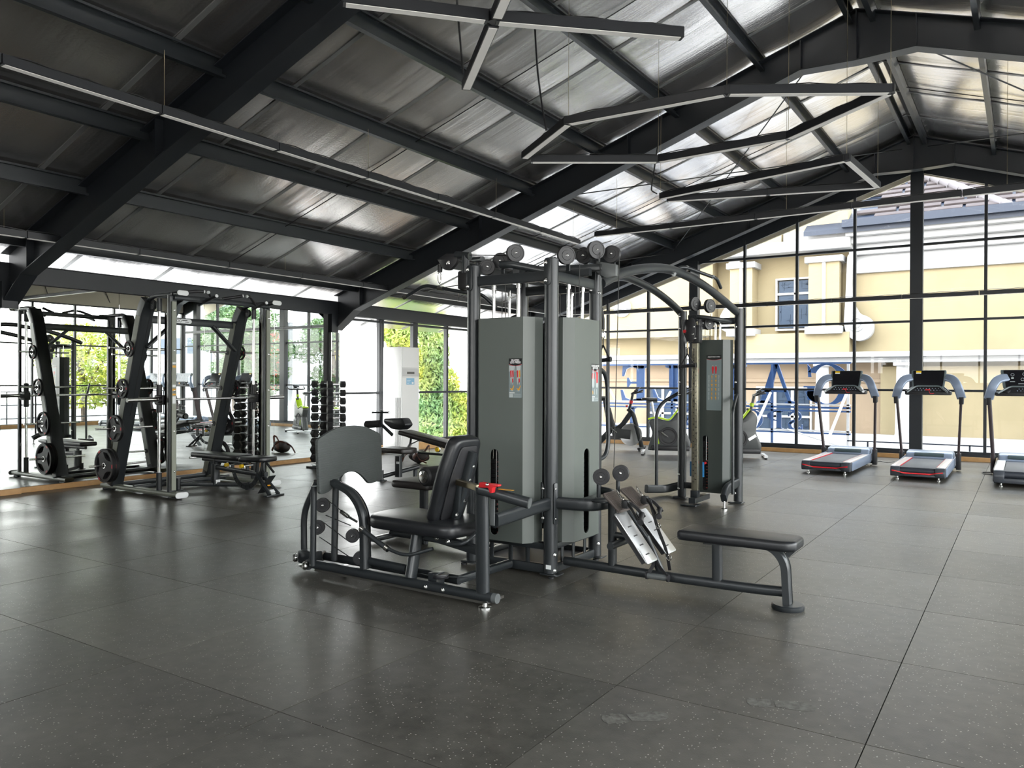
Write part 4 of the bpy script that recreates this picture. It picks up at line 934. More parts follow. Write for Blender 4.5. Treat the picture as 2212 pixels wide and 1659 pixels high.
for px, py, y, r in ((697,1091,.74,.05), (686,1139,.74,.05), (762,1157,.68,.045), (778,1205,.70,.045)): pulley(mg, at(px, py, 'y', y), (.55,-.83,0), r, .03)
tb('cable', [at(707,1080,'y',.72), at(770,1128,'y',.68)], .0035); tb('cable', [at(704,1113,'y',.74), at(757,1135,'y',.70)], .0035); tb('cable', [at(697,1127,'y',.74), at(750,1167,'y',.70)], .0035); tb('cable', [at(690,1160,'y',.74), at(770,1213,'y',.70)], .0035); tb('cable', [at(790,1216,'y',.70), (-2.6,.72,.10), (-2.35,.85,.10)], .0035)
bm = nb(); cyl(bm, at(737,1105,'y',.70), at(752,1116,'y',.70), .014); cyl(bm, at(752,1116,'y',.70), at(771,1127,'y',.70), .008); obj('cable_joint', bm, CHROME, mg)
tb('short_rail', [at(783,1208,'y',.66), at(880,1228,'y',.66)], 0, prof=rr(.05,.05,.02,3)); tb('seat_post', [at(887,1248,'y',YN), at(902,1150,'y',.70)], 0, prof=rr(.055,.075,.018,3), up=(0,1,0))
tb('seat_beam', [at(900,1148,'y',.76), at(1036,1190,'y',.68)], 0, prof=rr(.05,.055,.012,2))
bolts(mg, [(at(943,1162,'y',.70), (.2,-1,0)), (at(968,1171,'y',.68), (.2,-1,0))], .012)
bm = nb(); tube(bm, [at(1043,1285,'y',YN), at(1041,1052,'y',YN)], 0, prof=rr(.085,.05,.022,3), up=(0,1,0)); obj('rear_upright', bm, FRAME, mg)
tb('gusset_plate', [at(1064,1078,'y',.66), at(1063,1135,'y',.66)], 0, GREYP, prof=rr(.035,.006,.002,1), up=(0,1,0))
a, b_ = at(1034,1057,'y',.60), at(1147,1084,'y',.60)
b_ = at(1143, 1087, 'x', -1.86); a = at(1036, 1056, 'y', .60)
tb('seat_slide_tube', [a, b_], 0, prof=rr(.055,.065,.026,4)); bm = nb(); d = (b_-a).normalized(); tube(bm, [b_, b_+d*.006], 0, prof=rr(.05,.06,.024,4), up=(0,0,1)); obj('end_cap', bm, GREYP, mg)
tb('slide_bar', [at(985,1040,'y',.78), at(1034,1054,'y',.64)], 0, BRASSY, prof=rr(.035,.035,.003,1))
p = at(1064, 1048, 'y', .60); bm = nb(); prism(bm, rpoly([(-.07,-.015),(-.06,.018),(-.02,.014),(.07,.012),(.068,.0),(.03,-.004),(.025,-.04),(.01,-.04),(.0,-.01)], .006, 2), .035, T(p.x, p.y-.01, p.z) @ RX(PI/2), bev=.002); o = obj('clamp_lever', bm, RED, mg); o['label'] = 'red plastic clamp lever'
bolts(mg, [(at(1053,1047,'y',.55), (0,-1,0))], .008)
p = at(1110,1072,'x',-1.95); bm = nb(); box(bm, -.05,.05,-.012,.012,0,.0015, T(-2.0,.62,p.z+.034)); obj('warning_label', bm, POR, mg, smooth=False)
beam('link_beam', (-2.53, .85, .06), (-2.50, 1.42, .06), .06, .055, r=.02)
bm = nb(); lathe(bm, [(0,0),(.05,0),(.052,.006),(.046,.010),(.046,.016),(.052,.020),(.05,.026),(0,.026)], (-2.55,.72,.10), (0,0,1), 28); obj('floor_pulley', bm, PLASTB, mg); bm = nb(); box(bm, -2.62,-2.55,.68,.76,.05,.13, bev=.004); obj('pulley_bracket', bm, FRAME, mg)
# seat and back pads
pad('seat_pad', mg, [(-3.06,.585),(-2.36,.565),(-2.33,.80),(-2.36,1.03),(-3.06,1.02),(-3.12,.80)], .085, T(0,0,.375), VINYL, .03, .09)
tb('seat_bracket', [(-2.85,.72,.365),(-2.5,.72,.365)], 0, prof=rr(.14,.012,.003,1))
ang = math.radians(17.5)
MB = T(-2.60, .81, .44) @ RY(ang) @ RZ(PI/2) @ RX(PI/2)   # local x -> world y, local y -> up along back, z -> +x
pad('back_pad', mg, [(-.155,0),(.155,0),(.165,.32),(.13,.565),(-.13,.565),(-.165,.32)], .085, MB @ T(0,0,-.04), VINYL, .024, .06)
bm = nb(); prism(bm, rpoly([(-.11,.03),(.11,.03),(.115,.33),(.085,.52),(-.085,.52),(-.115,.33)], .03), .012, MB @ T(0,0,.045), bev=.004); obj('back_shell', bm, PLASTB, mg)
bm = nb(); tube(bm, [MB @ Vector((.01,.02,.075)), MB @ Vector((.01,.49,.075))], 0, prof=rr(.06,.04,.012,3), up=(0,1,0)); obj('back_channel', bm, FRAME, mg)
bolts(mg, [(MB @ Vector((-.01+dx, h_, .098)), MB.to_3x3() @ Vector((0,0,1))) for dx, h_ in ((.03,.40),(.03,.31),(.03,.17),(-.01,.08))], .013)
tb('back_bracket', [MB @ Vector((.0,.10,.08)), at(990,1042,'y',.78)], 0, prof=rr(.05,.03,.008,2), up=(0,1,0))
# handles at the seat
for y0 in (.555, 1.06):
    p1, p2 = Vector((-3.06, y0, .37)), Vector((-2.85, y0, .275))
    tb('handle_grip', [p1, p2], .0165, FOAM if 0 else FRAME); h_ = tb('handle_tube', [p1+(p1-p2).normalized()*.02, p2, p2+Vector((.16,.0,-.03)), p2+Vector((.33, (.05 if y0 < .8 else -.05), .03))], .011, fil=.08)
    for q in (p1, p2):
        d = (p2-p1).normalized(); bm = nb(); cyl(bm, q-d*.014, q+d*.014, .0185); obj('ferrule', bm, CHROME, h_)
tb('side_hoop', [(-2.42,.62,.34),(-2.28,.60,.36),(-2.24,.72,.44),(-2.3,.8,.42)], .011, fil=.05)
# foot plate
MFt = T(-3.43, .83, .80) @ RY(math.radians(-3)) @ RZ(PI/2) @ RX(PI/2)
o_ = [(-.30,-.235),(-.20,-.225),(-.12,-.135),(-.03,-.105),(.06,-.115),(.13,-.17),(.17,-.215),(.305,-.195),(.31,.135),(.16,.20),(0,.215),(-.16,.195),(-.305,.13)]
bm = nb(); prism(bm, rpoly(o_, [.03,.05,.05,.08,.08,.05,.03,.03,.03,.1,.1,.1,.03], 4), .03, MFt @ T(0,0,-.03), bev=.006, seg=2)
m_ = mat('ribbed_foot_rubber', (.07,.078,.076), .5); n_ = m_.node_tree; g_ = n_.nodes.new('ShaderNodeNewGeometry'); wv = n_.nodes.new('ShaderNodeTexWave'); wv.bands_direction = 'Z'; wv.inputs['Scale'].default_value = 45; wv.inputs['Distortion'].default_value = .6
n_.links.new(g_.outputs['Position'], wv.inputs['Vector']); bp_ = n_.nodes.new('ShaderNodeBump'); bp_.inputs['Strength'].default_value = .5; bp_.inputs['Distance'].default_value = .003; n_.links.new(wv.outputs['Fac'], bp_.inputs['Height']); n_.links.new(bp_.outputs[0], n_.nodes['Principled BSDF'].inputs['Normal'])
obj('foot_plate', bm, m_, mg)
tb('plate_arm', [(-3.46,.83,.78), (-3.50,.76,.66), at(728,1050,'y',.74)], 0, prof=rr(.06,.05,.012,2), up=(0,1,0))
# far station behind: lat seat and thigh roller
pad('seat_pad', mg, [(-.2,-.17),(.2,-.17),(.2,.17),(-.2,.17)], .06, T(-3.62,1.82,.46), VINYLB, .02, .05)
tb('seat_post', [(-3.6,1.82,.0),(-3.6,1.82,.46)], 0, prof=rr(.07,.05,.015,3), up=(0,1,0)); tb('base_rail', [(-2.9,1.82,.05),(-3.95,1.82,.05)], 0, prof=rr(.06,.05,.02,3)); tb('base_foot', [(-3.95,1.6,.03),(-3.95,2.04,.03)], 0, prof=rr(.06,.04,.01,2))
c = at(915, 1030, 'y', 1.62); bm = nb(); lathe(bm, [(0,0),(.062,0),(.076,.015),(.076,.33),(.06,.345),(0,.345)], c, (.15,1,0), 28); r_ = obj('thigh_roller', bm, RUBBER, mg)
bm = nb(); lathe(bm, [(0,0),(.048,0),(.048,-.006),(.026,-.012),(.024,-.02),(0,-.022)], c, (.15,1,0), 24); obj('roller_cap', bm, CHROME, r_)
tb('roller_arm', [c+Vector((.05,.4,0)), c+Vector((.05,.4,-.12)), (-2.9,1.85,.55)], .022, fil=.05)
tb('front_post', [(-3.05,1.85,.06),(-3.05,1.85,.62)], 0, prof=rr(.06,.05,.015,3), up=(0,1,0))

# ---- low row station
YR = 1.60
tb('row_rail', [(-2.16, YR, .09), (-1.35, YR, .085), (-.85, YR+.0, .09), (-.66, YR, .10)], 0, prof=rr(.06,.06,.024,4), fil=.1)
lf = at(1702,1290,'y',YR); p = Vector((lf.x, YR, 0)); bm = nb(); lathe(bm, [(0,0),(.088,0),(.092,.008),(.092,.026),(.085,.032),(0,.034)], p, (0,0,1), 36); obj('foot_disc', bm, FRAME, mg)
tb('front_upright', [at(1323,1224,'y',YR), at(1323,1085,'y',YR)], 0, prof=rr(.05,.055,.015,3), up=(0,1,0)); tb('rear_upright', [at(1550,1262,'y',YR), at(1549,1172,'y',YR)], 0, prof=rr(.06,.05,.015,3), up=(0,1,0))
tb('bench_tube', [at(1524,1166,'y',YR), at(1600,1172,'y',YR), at(1668,1178,'y',YR), at(1697,1212,'y',YR), Vector((lf.x, YR, .032))], 0, prof=oval(.05,.088), up=(0,1,0), fil=.16)
tb('brace', [at(1722,1180,'y',YR), at(1700,1200,'y',YR)], 0, prof=rr(.03,.006,.002,1), up=(0,1,0))
a, b_ = at(1519,1163,'y',1.47), at(1738,1181,'y',1.47)
z0 = .365
pad('bench_pad', mg, [(-1.305,1.46),(-.66,1.46),(-.60,1.50),(-.60,1.70),(-.66,1.74),(-1.305,1.74)], .062, T(0,0,z0-.012), VINYL, .02, .03)
tb('cross_tube', [at(1325,1155,'y',YR), at(1365,1160,'y',YR)], .022)
bm = nb(); cyl(bm, (-1.73, 1.42, .27), (-1.73, 1.80, .27), .024); obj('cross_tube', bm, FRAME, mg)
tb('foot_strut', [at(1395,1160,'y',YR), at(1432,1245,'y',YR)], 0, prof=rr(.05,.035,.01,2), up=(0,1,0))
def footplate(y, a, b_, w_=.165):
    a = Vector(at(a[0], a[1], 'y', y)); b_ = Vector(at(b_[0], b_[1], 'y', y)); d = (b_-a); L_ = d.length; d.normalize(); yv = Vector((0,1,0)); nrm = yv.cross(d).normalized()
    Mx = Matrix((d, yv, nrm)).transposed().to_4x4(); Mx.translation = a
    if nrm.x < 0: pass
    bm = nb(); prism(bm, rpoly([(0,-w_/2),(L_,-w_/2),(L_,w_/2),(0,w_/2)], .018), .010, Mx, bev=.003); o = obj('foot_plate', bm, SILVER, mg); o['label'] = 'brushed aluminium foot plate with slots'
    s = 1 if nrm.x > 0 else -1; off = .0105 if s > 0 else -.0005
    off = .0104
    bm = nb()
    for k in range(4): x = L_*(.30+.18*k); box(bm, x-.004, x+.004, -.032, .022, off-.0005, off+.0012, Mx); box(bm, x-.004, x+.004, -.032, .022, -.0012, .0005, Mx)
    obj('grip_slot', bm, PLASTB, o, smooth=False)
    bm = nb(); box(bm, .01, L_-.02, -w_/2+.01, w_/2-.01, -.03, -.002, Mx) if s > 0 else box(bm, .01, L_-.02, -w_/2+.01, w_/2-.01, .012, .04, Mx); obj('backing', bm, PLASTB, o, smooth=False)
    return Mx
footplate(1.46, (1340,1105), (1411,1214)); footplate(1.76, (1385,1100), (1452,1193))
RIB = mat('ribbed_brown_rubber', (.06,.048,.042), .45)
for y, a_, b_ in ((1.47, (1316,1062), (1352,1103)), (1.72, (1352,1052), (1393,1094))):
    a, b2 = at(*a_, 'y', y), at(*b_, 'y', y); d = b2-a; L_ = d.length; d.normalize(); yv = Vector((0,1,0)); nrm = yv.cross(d).normalized(); Mx = Matrix((d, yv, nrm)).transposed().to_4x4(); Mx.translation = a
    bm = nb(); prism(bm, rpoly([(0,-.09),(L_,-.075),(L_,.075),(0,.09)], .02), .016, Mx, bev=.004); o = obj('step_pad', bm, RIB, mg); bm = nb()
    for k in range(9): yk = -.066+k*.0165; box(bm, .012, L_-.012, yk-.004, yk+.004, -.004, .02, Mx)
    obj('rib', bm, RIB, o, smooth=False)
tb('plate_carrier', [at(1330,1075,'y',1.6), at(1395,1165,'y',1.6)], 0, prof=rr(.06,.03,.01,2), up=(0,1,0))
c1, c2 = at(1299,1030,'y',1.62), at(1341,1022,'y',1.72)
for c in (c1, c2):
    pulley(mg, c, (.2,-1,0), .055, .03); tb('pulley_post', [c+Vector((-.03,.02,-.02)), Vector((c.x-.03, c.y+.02, .52))], .014)
    bm = nb(); lathe(bm, [(0,0),(.035,0),(.035,.012),(0,.012)], (c.x-.02, c.y+.02, .53), (0,0,1), 16); obj('swivel_base', bm, FRAME, mg)
bm = nb(); prism(bm, rpoly([(-2.02,1.52),(-1.80,1.5),(-1.76,1.62),(-1.80,1.78),(-2.02,1.8)], .04), .012, T(0,0,.525), bev=.003); obj('shelf_plate', bm, FRAME, mg)
# strap handles resting on the foot plates, row handle on the rail: things of their own
def strap(label, y, top, grip, seed, tail=True):
    a, g_ = at(*top, 'y', y), at(*grip, 'y', y-.02); t = thing('strap_handle', label, 'handle', g_)
    bm = nb(); tube(bm, [a, a+Vector((.03,0,-.035)), a+Vector((.055,-.008,-.06)), a+Vector((.03,-.012,-.05)), a+Vector((.008,-.004,-.015)), a], .0035, 8, fil=.012); obj('carabiner', bm, CHROME, t)
    m0 = a+Vector((.06,-.01,-.065))
    for s in (-1, 1):
        tb('strap', [m0, (m0+g_)/2+Vector((.0, s*.03, .02)), g_+Vector((.0, s*.055, 0))], 0, RUBBER, t, .05, prof=rr(.024,.004,.001,1), up=(0,1,.3))
    bm = nb(); box(bm, m0.x-.014, m0.x+.03, m0.y-.02, m0.y+.02, m0.z-.045, m0.z+.005, bev=.005); obj('strap_cuff', bm, RUBBER, t)
    bm = nb(); lathe(bm, [(0,-.065),(.012,-.065),(.019,-.065),(.021,-.058),(.018,-.05),(.0155,-.045),(.0155,.045),(.018,.05),(.021,.058),(.019,.065),(0,.065)], g_, (.35,-1,-.25), 18); obj('grip', bm, PLASTB, t)
    return t
strap('black strap handle clipped to the nearer pulley and lying on the near foot plate', 1.44, (1332,1058), (1385,1120), 1)
strap('black strap handle clipped to the farther pulley and lying on the far foot plate', 1.74, (1374,1050), (1424,1108), 2)
t = thing('webbing_strap', 'long black webbing strap with a metal ring hanging over the far foot plate', 'strap', at(1430, 1150, 'y', 1.72))
tb('webbing', [at(1403,1078,'y',1.70), at(1420,1140,'y',1.69), at(1440,1190,'y',1.68), at(1447,1232,'y',1.69)], 0, RUBBER, t, .05, prof=rr(.022,.004,.001,1), up=(0,1,0))
for px, py in ((1422,1136), (1445,1205)):
    c = at(px, py, 'y', 1.675); bm = nb(); tube(bm, [c+Vector((.016*math.cos(2*PI*k/14), 0, .016*math.sin(2*PI*k/14))) for k in range(15)], .0032, 6); obj('ring', bm, CHROME, t)
t = thing('stirrup_handle', 'black stirrup handle lying on the base rail below the foot plates', 'handle', at(1420,1248,'y',1.54))
g0, g1 = at(1398,1243,'y',1.52), at(1443,1249,'y',1.52)
bm = nb(); cyl(bm, g0, g1, .019); obj('grip', bm, GREYP, t)
for q in (g0, g1): d = (g1-g0).normalized(); bm = nb(); cyl(bm, q-d*.006, q+d*.006, .024); obj('end_disc', bm, PLASTB, t)
tb('strap', [g0, at(1413,1218,'y',1.56), at(1408,1205,'y',1.6)], 0, RUBBER, t, .03, prof=rr(.022,.004,.001,1), up=(0,1,0)); tb('strap', [g1, at(1425,1225,'y',1.56), at(1408,1205,'y',1.6)], 0, RUBBER, t, .03, prof=rr(.022,.004,.001,1), up=(0,1,0))
# base sticker
bm = nb(); box(bm, -.02,.02,-.001,.001,-.014,.014, T(PF[0]+.012, PF[1]-.0485, .075)); o = obj('serial_label', bm, LABEL, mg, smooth=False)

# ================================================================== cable station with arches
cs = thing('cable_station', 'dark single-column adjustable cable station joined by two arched tubes to the big machine', 'gym machine', (-2.43, 5.3, 0))
YS = 5.35; SL_, SR_ = -2.76, -2.12
for x in (SL_, SR_):
    bm = nb(); cyl(bm, (x, YS, .03), (x, YS, 2.12), .048, seg=24); p = obj('post', bm, FRAME, cs)
    bm = nb(); prism(bm, rpoly([(-.10,-.06),(.06,-.06),(.06,.06),(-.10,.06)], .02), .012, T(x, YS, .01), bev=.002); obj('base_plate', bm, FRAME, p)
    bolts(cs, [((x-.02, YS-.046, z), (-.2,-1,0)) for z in (.12,.28,1.18,1.32,1.92,2.06)], .012)
beam('top_beam', (SL_, YS, 1.99), (SR_, YS, 1.99), .05, .07, par=cs); beam('bottom_beam', (SL_, YS, .16), (SR_, YS, .16), .05, .07, par=cs); 
beam('column_foot', (-2.47, YS, .06), (-2.47, 4.88, .06), .07, .06, par=cs); 
bm = nb(); prism(bm, rpoly([(-.10,-.08),(.08,-.08),(.08,.08),(-.10,.08)], .02), .014, T(-2.49, 4.93, .005), bev=.002); obj('foot_plate', bm, FRAME, cs)
# arches
def arch(pts, par=cs):
    P = [Vector(p) for p in pts]; n = 28; o = []
    for k in range(n+1):
        t = k/n*(len(P)-1); i = min(int(t), len(P)-2); f = t-i
        p0, p1, p2, p3 = P[max(i-1,0)], P[i], P[i+1], P[min(i+2, len(P)-1)]
        o.append(.5*((2*p1)+(-p0+p2)*f+(2*p0-5*p1+4*p2-p3)*f*f+(-p0+3*p1-3*p2+p3)*f**3))
    bm = nb(); tube(bm, o, .040, 16); return obj('arch_tube', bm, FRAME, par)
xA = lambda y: PR[0]+(SR_-PR[0])*(y-2.12)/(YS-2.12)
arch([at(px, py, 'x', x) for px, py, x in ((1298,612,-2.18),(1340,591,-2.18),(1395,580,-2.16),(1450,583,-2.14),(1510,610,-2.11),(1560,647,-2.09),(1590,673,-2.07))])
arch([at(px, py, 'x', x) for px, py, x in ((1310,605,-2.85),(1345,598,-2.85),(1385,612,-2.84),(1420,632,-2.83),(1455,660,-2.81),(1477,684,-2.80))])
# pull-up grip on the arch
t = cs
tb('pullup_grip', [at(1456,592,'x',-2.14), at(1468,577,'x',-2.14), at(1484,578,'x',-2.1), at(1538,598,'x',-1.95), at(1548,601,'x',-1.95), at(1557,622,'x',-1.95)], .016, FRAME, cs, .05)
for px, py in ((1456,592),(1484,578),(1539,598)): 
    c = at(px, py, 'x', -2.1 if px < 1500 else -1.95); bm = nb(); lathe(bm, [(0,-.01),(.019,-.01),(.019,.01),(0,.01)], c, (1,-.2,-.5), 14); obj('ferrule', bm, CHROME, cs)
tb('grip_arm', [at(1487,588,'x',-2.14), at(1505,596,'x',-2.1)], 0, FRAME, cs, prof=rr(.05,.03,.008,2))
# shroud and stack
s5 = shroud(cs, .30, 1.66, .12, T(-2.39, 5.18, 0), mat('dark_shroud', (.045,.055,.05), .4, bump=(400,.1)), slotx=-.04, slot=(.06, .44), bevw=.06)
bm = nb(); c = at(1524,1000,'y',5.19); cyl(bm, (c.x, 5.19, c.z), (c.x, 5.14, c.z), .014); o = obj('selector_pin', bm, RED, cs)
c1, c2 = at(1524.5, 765, 'y', 5.18), at(1560, 889, 'y', 5.18)
placard(cs, T((c1.x+c2.x)/2, 5.18, (c1.z+c2.z)/2), .165, .60, ['ADJUSTABLE CABLE'], 'cable')
c = at(1521, 727, 'y', 5.178); text('lettering', 'SIGHT', .036, T(c.x, 5.1765, c.z) @ RX(PI/2) @ Matrix(((1.15,.3,0,0),(0,1,0,0),(0,0,1,0),(0,0,0,1))), PWH, cs)
# adjustable column with numbered holes
bm = nb(); xc = -2.48; box(bm, xc-.034, xc+.034, 4.98, 5.04, .10, 2.0, bev=.004); o = obj('slide_column', bm, mat('satin_nickel', (.50,.47,.36), .25, .85), cs)
bm = nb(); lst = []
for k in range(24): z = .25+k*.062; lathe(bm, [(0,.0008),(.007,.0008),(.007,0)], (xc-.012, 4.98, z), (0,-1,0), 10)
obj('adjustment_hole', bm, PLASTB, o, smooth=False)
for k in range(0, 22): text('lettering', str(22-k), .022, T(xc+.014, 4.979, .28+k*.062) @ RX(PI/2), PBK, o, .0004)
bm = nb(); box(bm, xc-.04, xc+.04, 4.97, 5.05, .06, .16, bev=.004); box(bm, xc-.036, xc+.036, 4.975, 5.045, 1.97, 2.03, bev=.004); obj('column_socket', bm, FRAME, cs)
beam('top_arm', (xc, 4.95, 2.01), (xc+.03, 5.4, 2.01), .06, .05, par=cs, r=.018); tb('top_arm', [(xc-.07,4.98,2.02),(xc+.05,4.98,2.02),(xc+.22,5.02,1.99),(xc+.28,5.3,1.98)], 0, FRAME, cs, .06, prof=rr(.05,.045,.018,3))
for px, py, y in ((1501,657,5.0),(1533,661,5.1),(1516,698,5.05),(1530,699,5.1)): pulley(cs, at(px, py, 'y', y), (.92,-.4,0), .075 if py < 680 else .068, .03)
# trolley
bm = nb(); box(bm, xc-.045, xc+.055, 4.96, 5.06, 1.74, 1.93, bev=.008); tr = obj('trolley', bm, PLASTB, cs)
c = at(1493, 712, 'y', 4.93); bm = nb(); prism(bm, rpoly([(-.055,-.13),(.03,-.13),(.05,-.05),(.05,.08),(.02,.13),(-.03,.12),(-.055,.05)], .03), .03, T(c.x, c.y+.015, c.z) @ RX(PI/2), bev=.004); obj('pulley_housing', bm, PLASTB, tr)
bolts(tr, [(at(px, py, 'y', 4.912), (0,-1,0)) for px, py in ((1499,706),(1497,722),(1502,731))], .009)
for pts in ([at(1475,690,'y',4.95), at(1476,715,'y',4.95), at(1484,732,'y',4.95)],): tb('trolley_handle', pts, .012, PLASTB, tr, .03)
bm = nb(); lathe(bm, [(0,-.02),(.018,-.02),(.018,.02),(0,.02)], at(1480,716,'y',4.93), (0,-1,0), 14); obj('pull_pin', bm, RED, tr)
for px in (1523, 1533, 1546): 
    p = at(px, 722, 'y', 5.26); bm = nb(); cyl(bm, (p.x, 5.26, 1.7), (p.x, 5.26, 1.97), .012 if px == 1546 else .003); obj('cable' if px != 1546 else 'guide_rod', bm, CABLE if px != 1546 else CHROME, cs)
# side hoops
tb('side_hoop', [at(1479,842,'x',-2.84), at(1432,868,'x',-3.05), at(1418,890,'x',-3.1), at(1418,1054,'x',-3.1)], .020, FRAME, cs, .08)
tb('side_arm', [at(1396,1056,'x',-3.15), at(1440,1056,'x',-3.05), at(1478,1046,'x',-2.84)], 0, FRAME, cs, .12, prof=rr(.05,.095,.02,3))
tb('side_hoop', [at(1592,852,'y',5.3), at(1583,885,'y',4.95), at(1583,1068,'y',4.95)], .016, FRAME, cs, .06)
tb('side_arm', [(SR_,5.32,.24),(SR_-.02,5.0,.20),(SR_+.0,4.86,.12)], 0, FRAME, cs, .08, prof=rr(.06,.10,.02,3))
bm = nb(); lathe(bm, [(0,0),(.035,0),(.035,.012),(.012,.02),(.012,.09),(0,.09)], (SR_+.0, 4.88, 0), (0,0,1), 16); obj('levelling_foot', bm, CHROME, cs)
for i, xx in enumerate((-2.55, -2.41)):
    bm = nb(); box(bm, xx-.009, xx+.009, 5.06, 5.064, .30, .46); obj('warning_label', bm, mat('blue_label_print', (.03,.22,.5), .5) if i == 0 else MATS['blue_label_print'], cs, smooth=False)
# hanging triangle handle from trolley, and on the far left
def tri_handle(label, top, y, s=1., gx=0.):
    a = at(*top, 'y', y); t = thing('triangle_handle', label, 'handle', a)
    bm = nb(); tube(bm, [a, a+Vector((.016*s,0,-.02)), a+Vector((.016*s,0,-.065)), a+Vector((0,0,-.085)), a+Vector((-.016*s,0,-.065)), a+Vector((-.016*s,0,-.02)), a], .0045, 8, fil=.015); obj('carabiner', bm, CHROME, t)
    b_ = a+Vector((0,0,-.085)); c = a+Vector((gx,0,-.265)); l, r = c+Vector((-.08*s,0,-.008)), c+Vector((.08*s,-.0,.008))
    k = b_+Vector((0,0,-.05)); bm = nb(); tube(bm, [b_, k], .006, 8); obj('webbing_stem', bm, RUBBER, t)
    tb('strap', [k, l], .0075, RUBBER, t); tb('strap', [k, r], .0075, RUBBER, t)
    bm = nb(); cyl(bm, l+Vector((-.01,0,0)), r+Vector((.01,0,0)), .017); obj('grip', bm, PLASTB, t)
    for q in (l, r): bm = nb(); cyl(bm, q-Vector((.012,0,0)), q+Vector((.012,0,0)), .023); obj('end_disc', bm, PLASTB, t)
tri_handle('black triangle strap handle hanging from the pulley of the adjustable cable column', (1485,737), 4.92)
tri_handle('black triangle strap handle hanging high behind the right side of the big machine', (1303,712), 3.0, .8)
tb('hanging_strap', [at(1299,665,'y',3.0), at(1303,690,'y',3.0), at(1303,712,'y',3.0)], .014, RUBBER, mg)
tb('side_hoop', [at(1297,798,'x',-2.2), at(1307,806,'x',-2.2), at(1312,830,'x',-2.2), at(1314,960,'x',-2.2), at(1308,985,'x',-2.2), at(1292,994,'x',-2.2)], .017, FRAME, mg, .06)

# ================================================================== barbell rack (guided barbell machine)
sm = thing('smith_machine', 'charcoal and grey guided barbell rack with leaning uprights in front of the mirror', 'gym machine', (-7.9, 2.7, 0))
SN, SF = 2.13, 3.43
def spt(name, pts, m=FRAME, w_=.06, h_=.06, r=.012, fil=0., up=(0,1,0), par=None):
    bm = nb(); tube(bm, pts, 0, prof=rr(w_, h_, r, 2), up=up, fil=fil); return obj(name, bm, m, par or sm)
for s, y in ((-1, SN), (1, SF)):
    spt('base_rail', [(-8.72, y, .045), (-7.17, y, .045)], OLIVE, .05, .12, .02)
    bm = nb(); prism(bm, oval(.16, .065), .012, T(-7.175, y, .045) @ RY(PI/2) @ RZ(PI/2), bev=.002); obj('end_cap', bm, LABEL, sm)
    for x in (-8.62, -7.3): bm = nb(); box(bm, x-.06, x+.06, y-.05, y+.05, 0, .018, bev=.004); obj('rubber_foot', bm, RUBBER, sm)
    # leaning wide upright: grey side, dark front face
    bm = nb(); tube(bm, [(-8.50, y, .07), (-7.88, y, 2.12), (-7.80, y, 2.24)], 0, prof=rr(.12, .15, .012, 2), up=(0,1,0), fil=.1); d_ = obj('leaning_upright', bm, FRAME, sm)
    for q in (-1, 1):
        bm = nb(); tube(bm, [(-8.487, y+q*.0755, .12), (-7.90, y+q*.0755, 2.06)], 0, prof=rr(.085, .006, .001, 1), up=(0,1,0)); obj('side_panel', bm, OLIVE, d_)
    spt('top_rail', [(-7.86, y, 2.20), (-7.72, y, 2.285), (-7.16, y, 2.285)], FRAME, .05, .05, .02, .1)
    bm = nb(); prism(bm, oval(.14, .055), .012, T(-7.165, y, 2.285) @ RY(PI/2) @ RZ(PI/2), bev=.002); obj('end_cap', bm, LABEL, sm)
    # front post: grey face with hook plate
    spt('front_post', [(-7.36, y, .06), (-7.36, y, 2.27)], FRAME, .09, .05, .008, up=(1,0,0)); 
    bm = nb(); box(bm, -7.312, -7.309, y-.03, y+.022, .09, 2.2); box(bm, -7.40, -7.32, y-.0265, y-.0255, .09, 2.2); obj('side_panel', bm, OLIVE, sm)
    pts = [(-.0, .12)]; z = .2
    prof_ = [(.02, .12), (.02, 2.15), (-.02, 2.15)]
    zz = 2.05
    while zz > .3:
        prof_ += [(-.02, zz), (-.045, zz+.015), (-.06, zz+.055), (-.05, zz+.06), (-.03, zz-.01), (-.03, zz-.05), (-.02, zz-.08)]; zz -= .165
    prof_ += [(-.02, .12)]
    bm = nb(); prism(bm, prof_, .008, T(-7.42, y-.004, 0) @ RX(PI/2) @ T(0,0,-.0)); obj('hook_plate', bm, OLIVE, sm, smooth=False)
    for z in (.3, .75, 1.2, 1.65, 2.1): bm = nb(); bolt(bm, (-7.308, y, z), (1,0,0), .010); obj('bolt', bm, CHROME, sm)
    # guide rod with pulley
    bm = nb(); cyl(bm, (-7.60, y, .10), (-7.60, y, 2.22), .0165); g = obj('guide_rod', bm, CHROME, sm)
    for z0, z1 in ((.06, .27), (2.10, 2.25)): bm = nb(); cyl(bm, (-7.60, y, z0), (-7.60, y, z1), .03); obj('rod_socket', bm, FRAME, g)
    bm = nb(); cyl(bm, (-7.60, y, .95), (-7.60, y, 1.27), .032); box(bm, -7.64, -7.48, y-.04, y+.04, 1.04, 1.15, bev=.012); obj('carriage', bm, PLASTB, sm)
    pulley(sm, (-7.72, y-.0, 2.18), (0,-1,0), .05, .03)
    bm = nb(); cyl(bm, (-7.76, y, 2.14), (-8.18, y, .9), .003, seg=6); obj('cable', bm, CABLE, sm)
spt('front_top_beam', [(-7.33, SN, 2.25), (-7.33, SF, 2.25)], FRAME, .05, .06, .015, up=(0,0,1)); spt('cross_beam', [(-7.93, SN, 2.03), (-7.93, SF, 2.03)], FRAME, .05, .09, .012, up=(0,0,1))
spt('base_beam', [(-8.5, SN, .06), (-8.5, SF, .06)], FRAME, .05, .06, .012, up=(0,0,1)); spt('base_beam', [(-8.1, SN, .06), (-8.1, SF, .06)], FRAME, .05, .05, .012, up=(0,0,1))
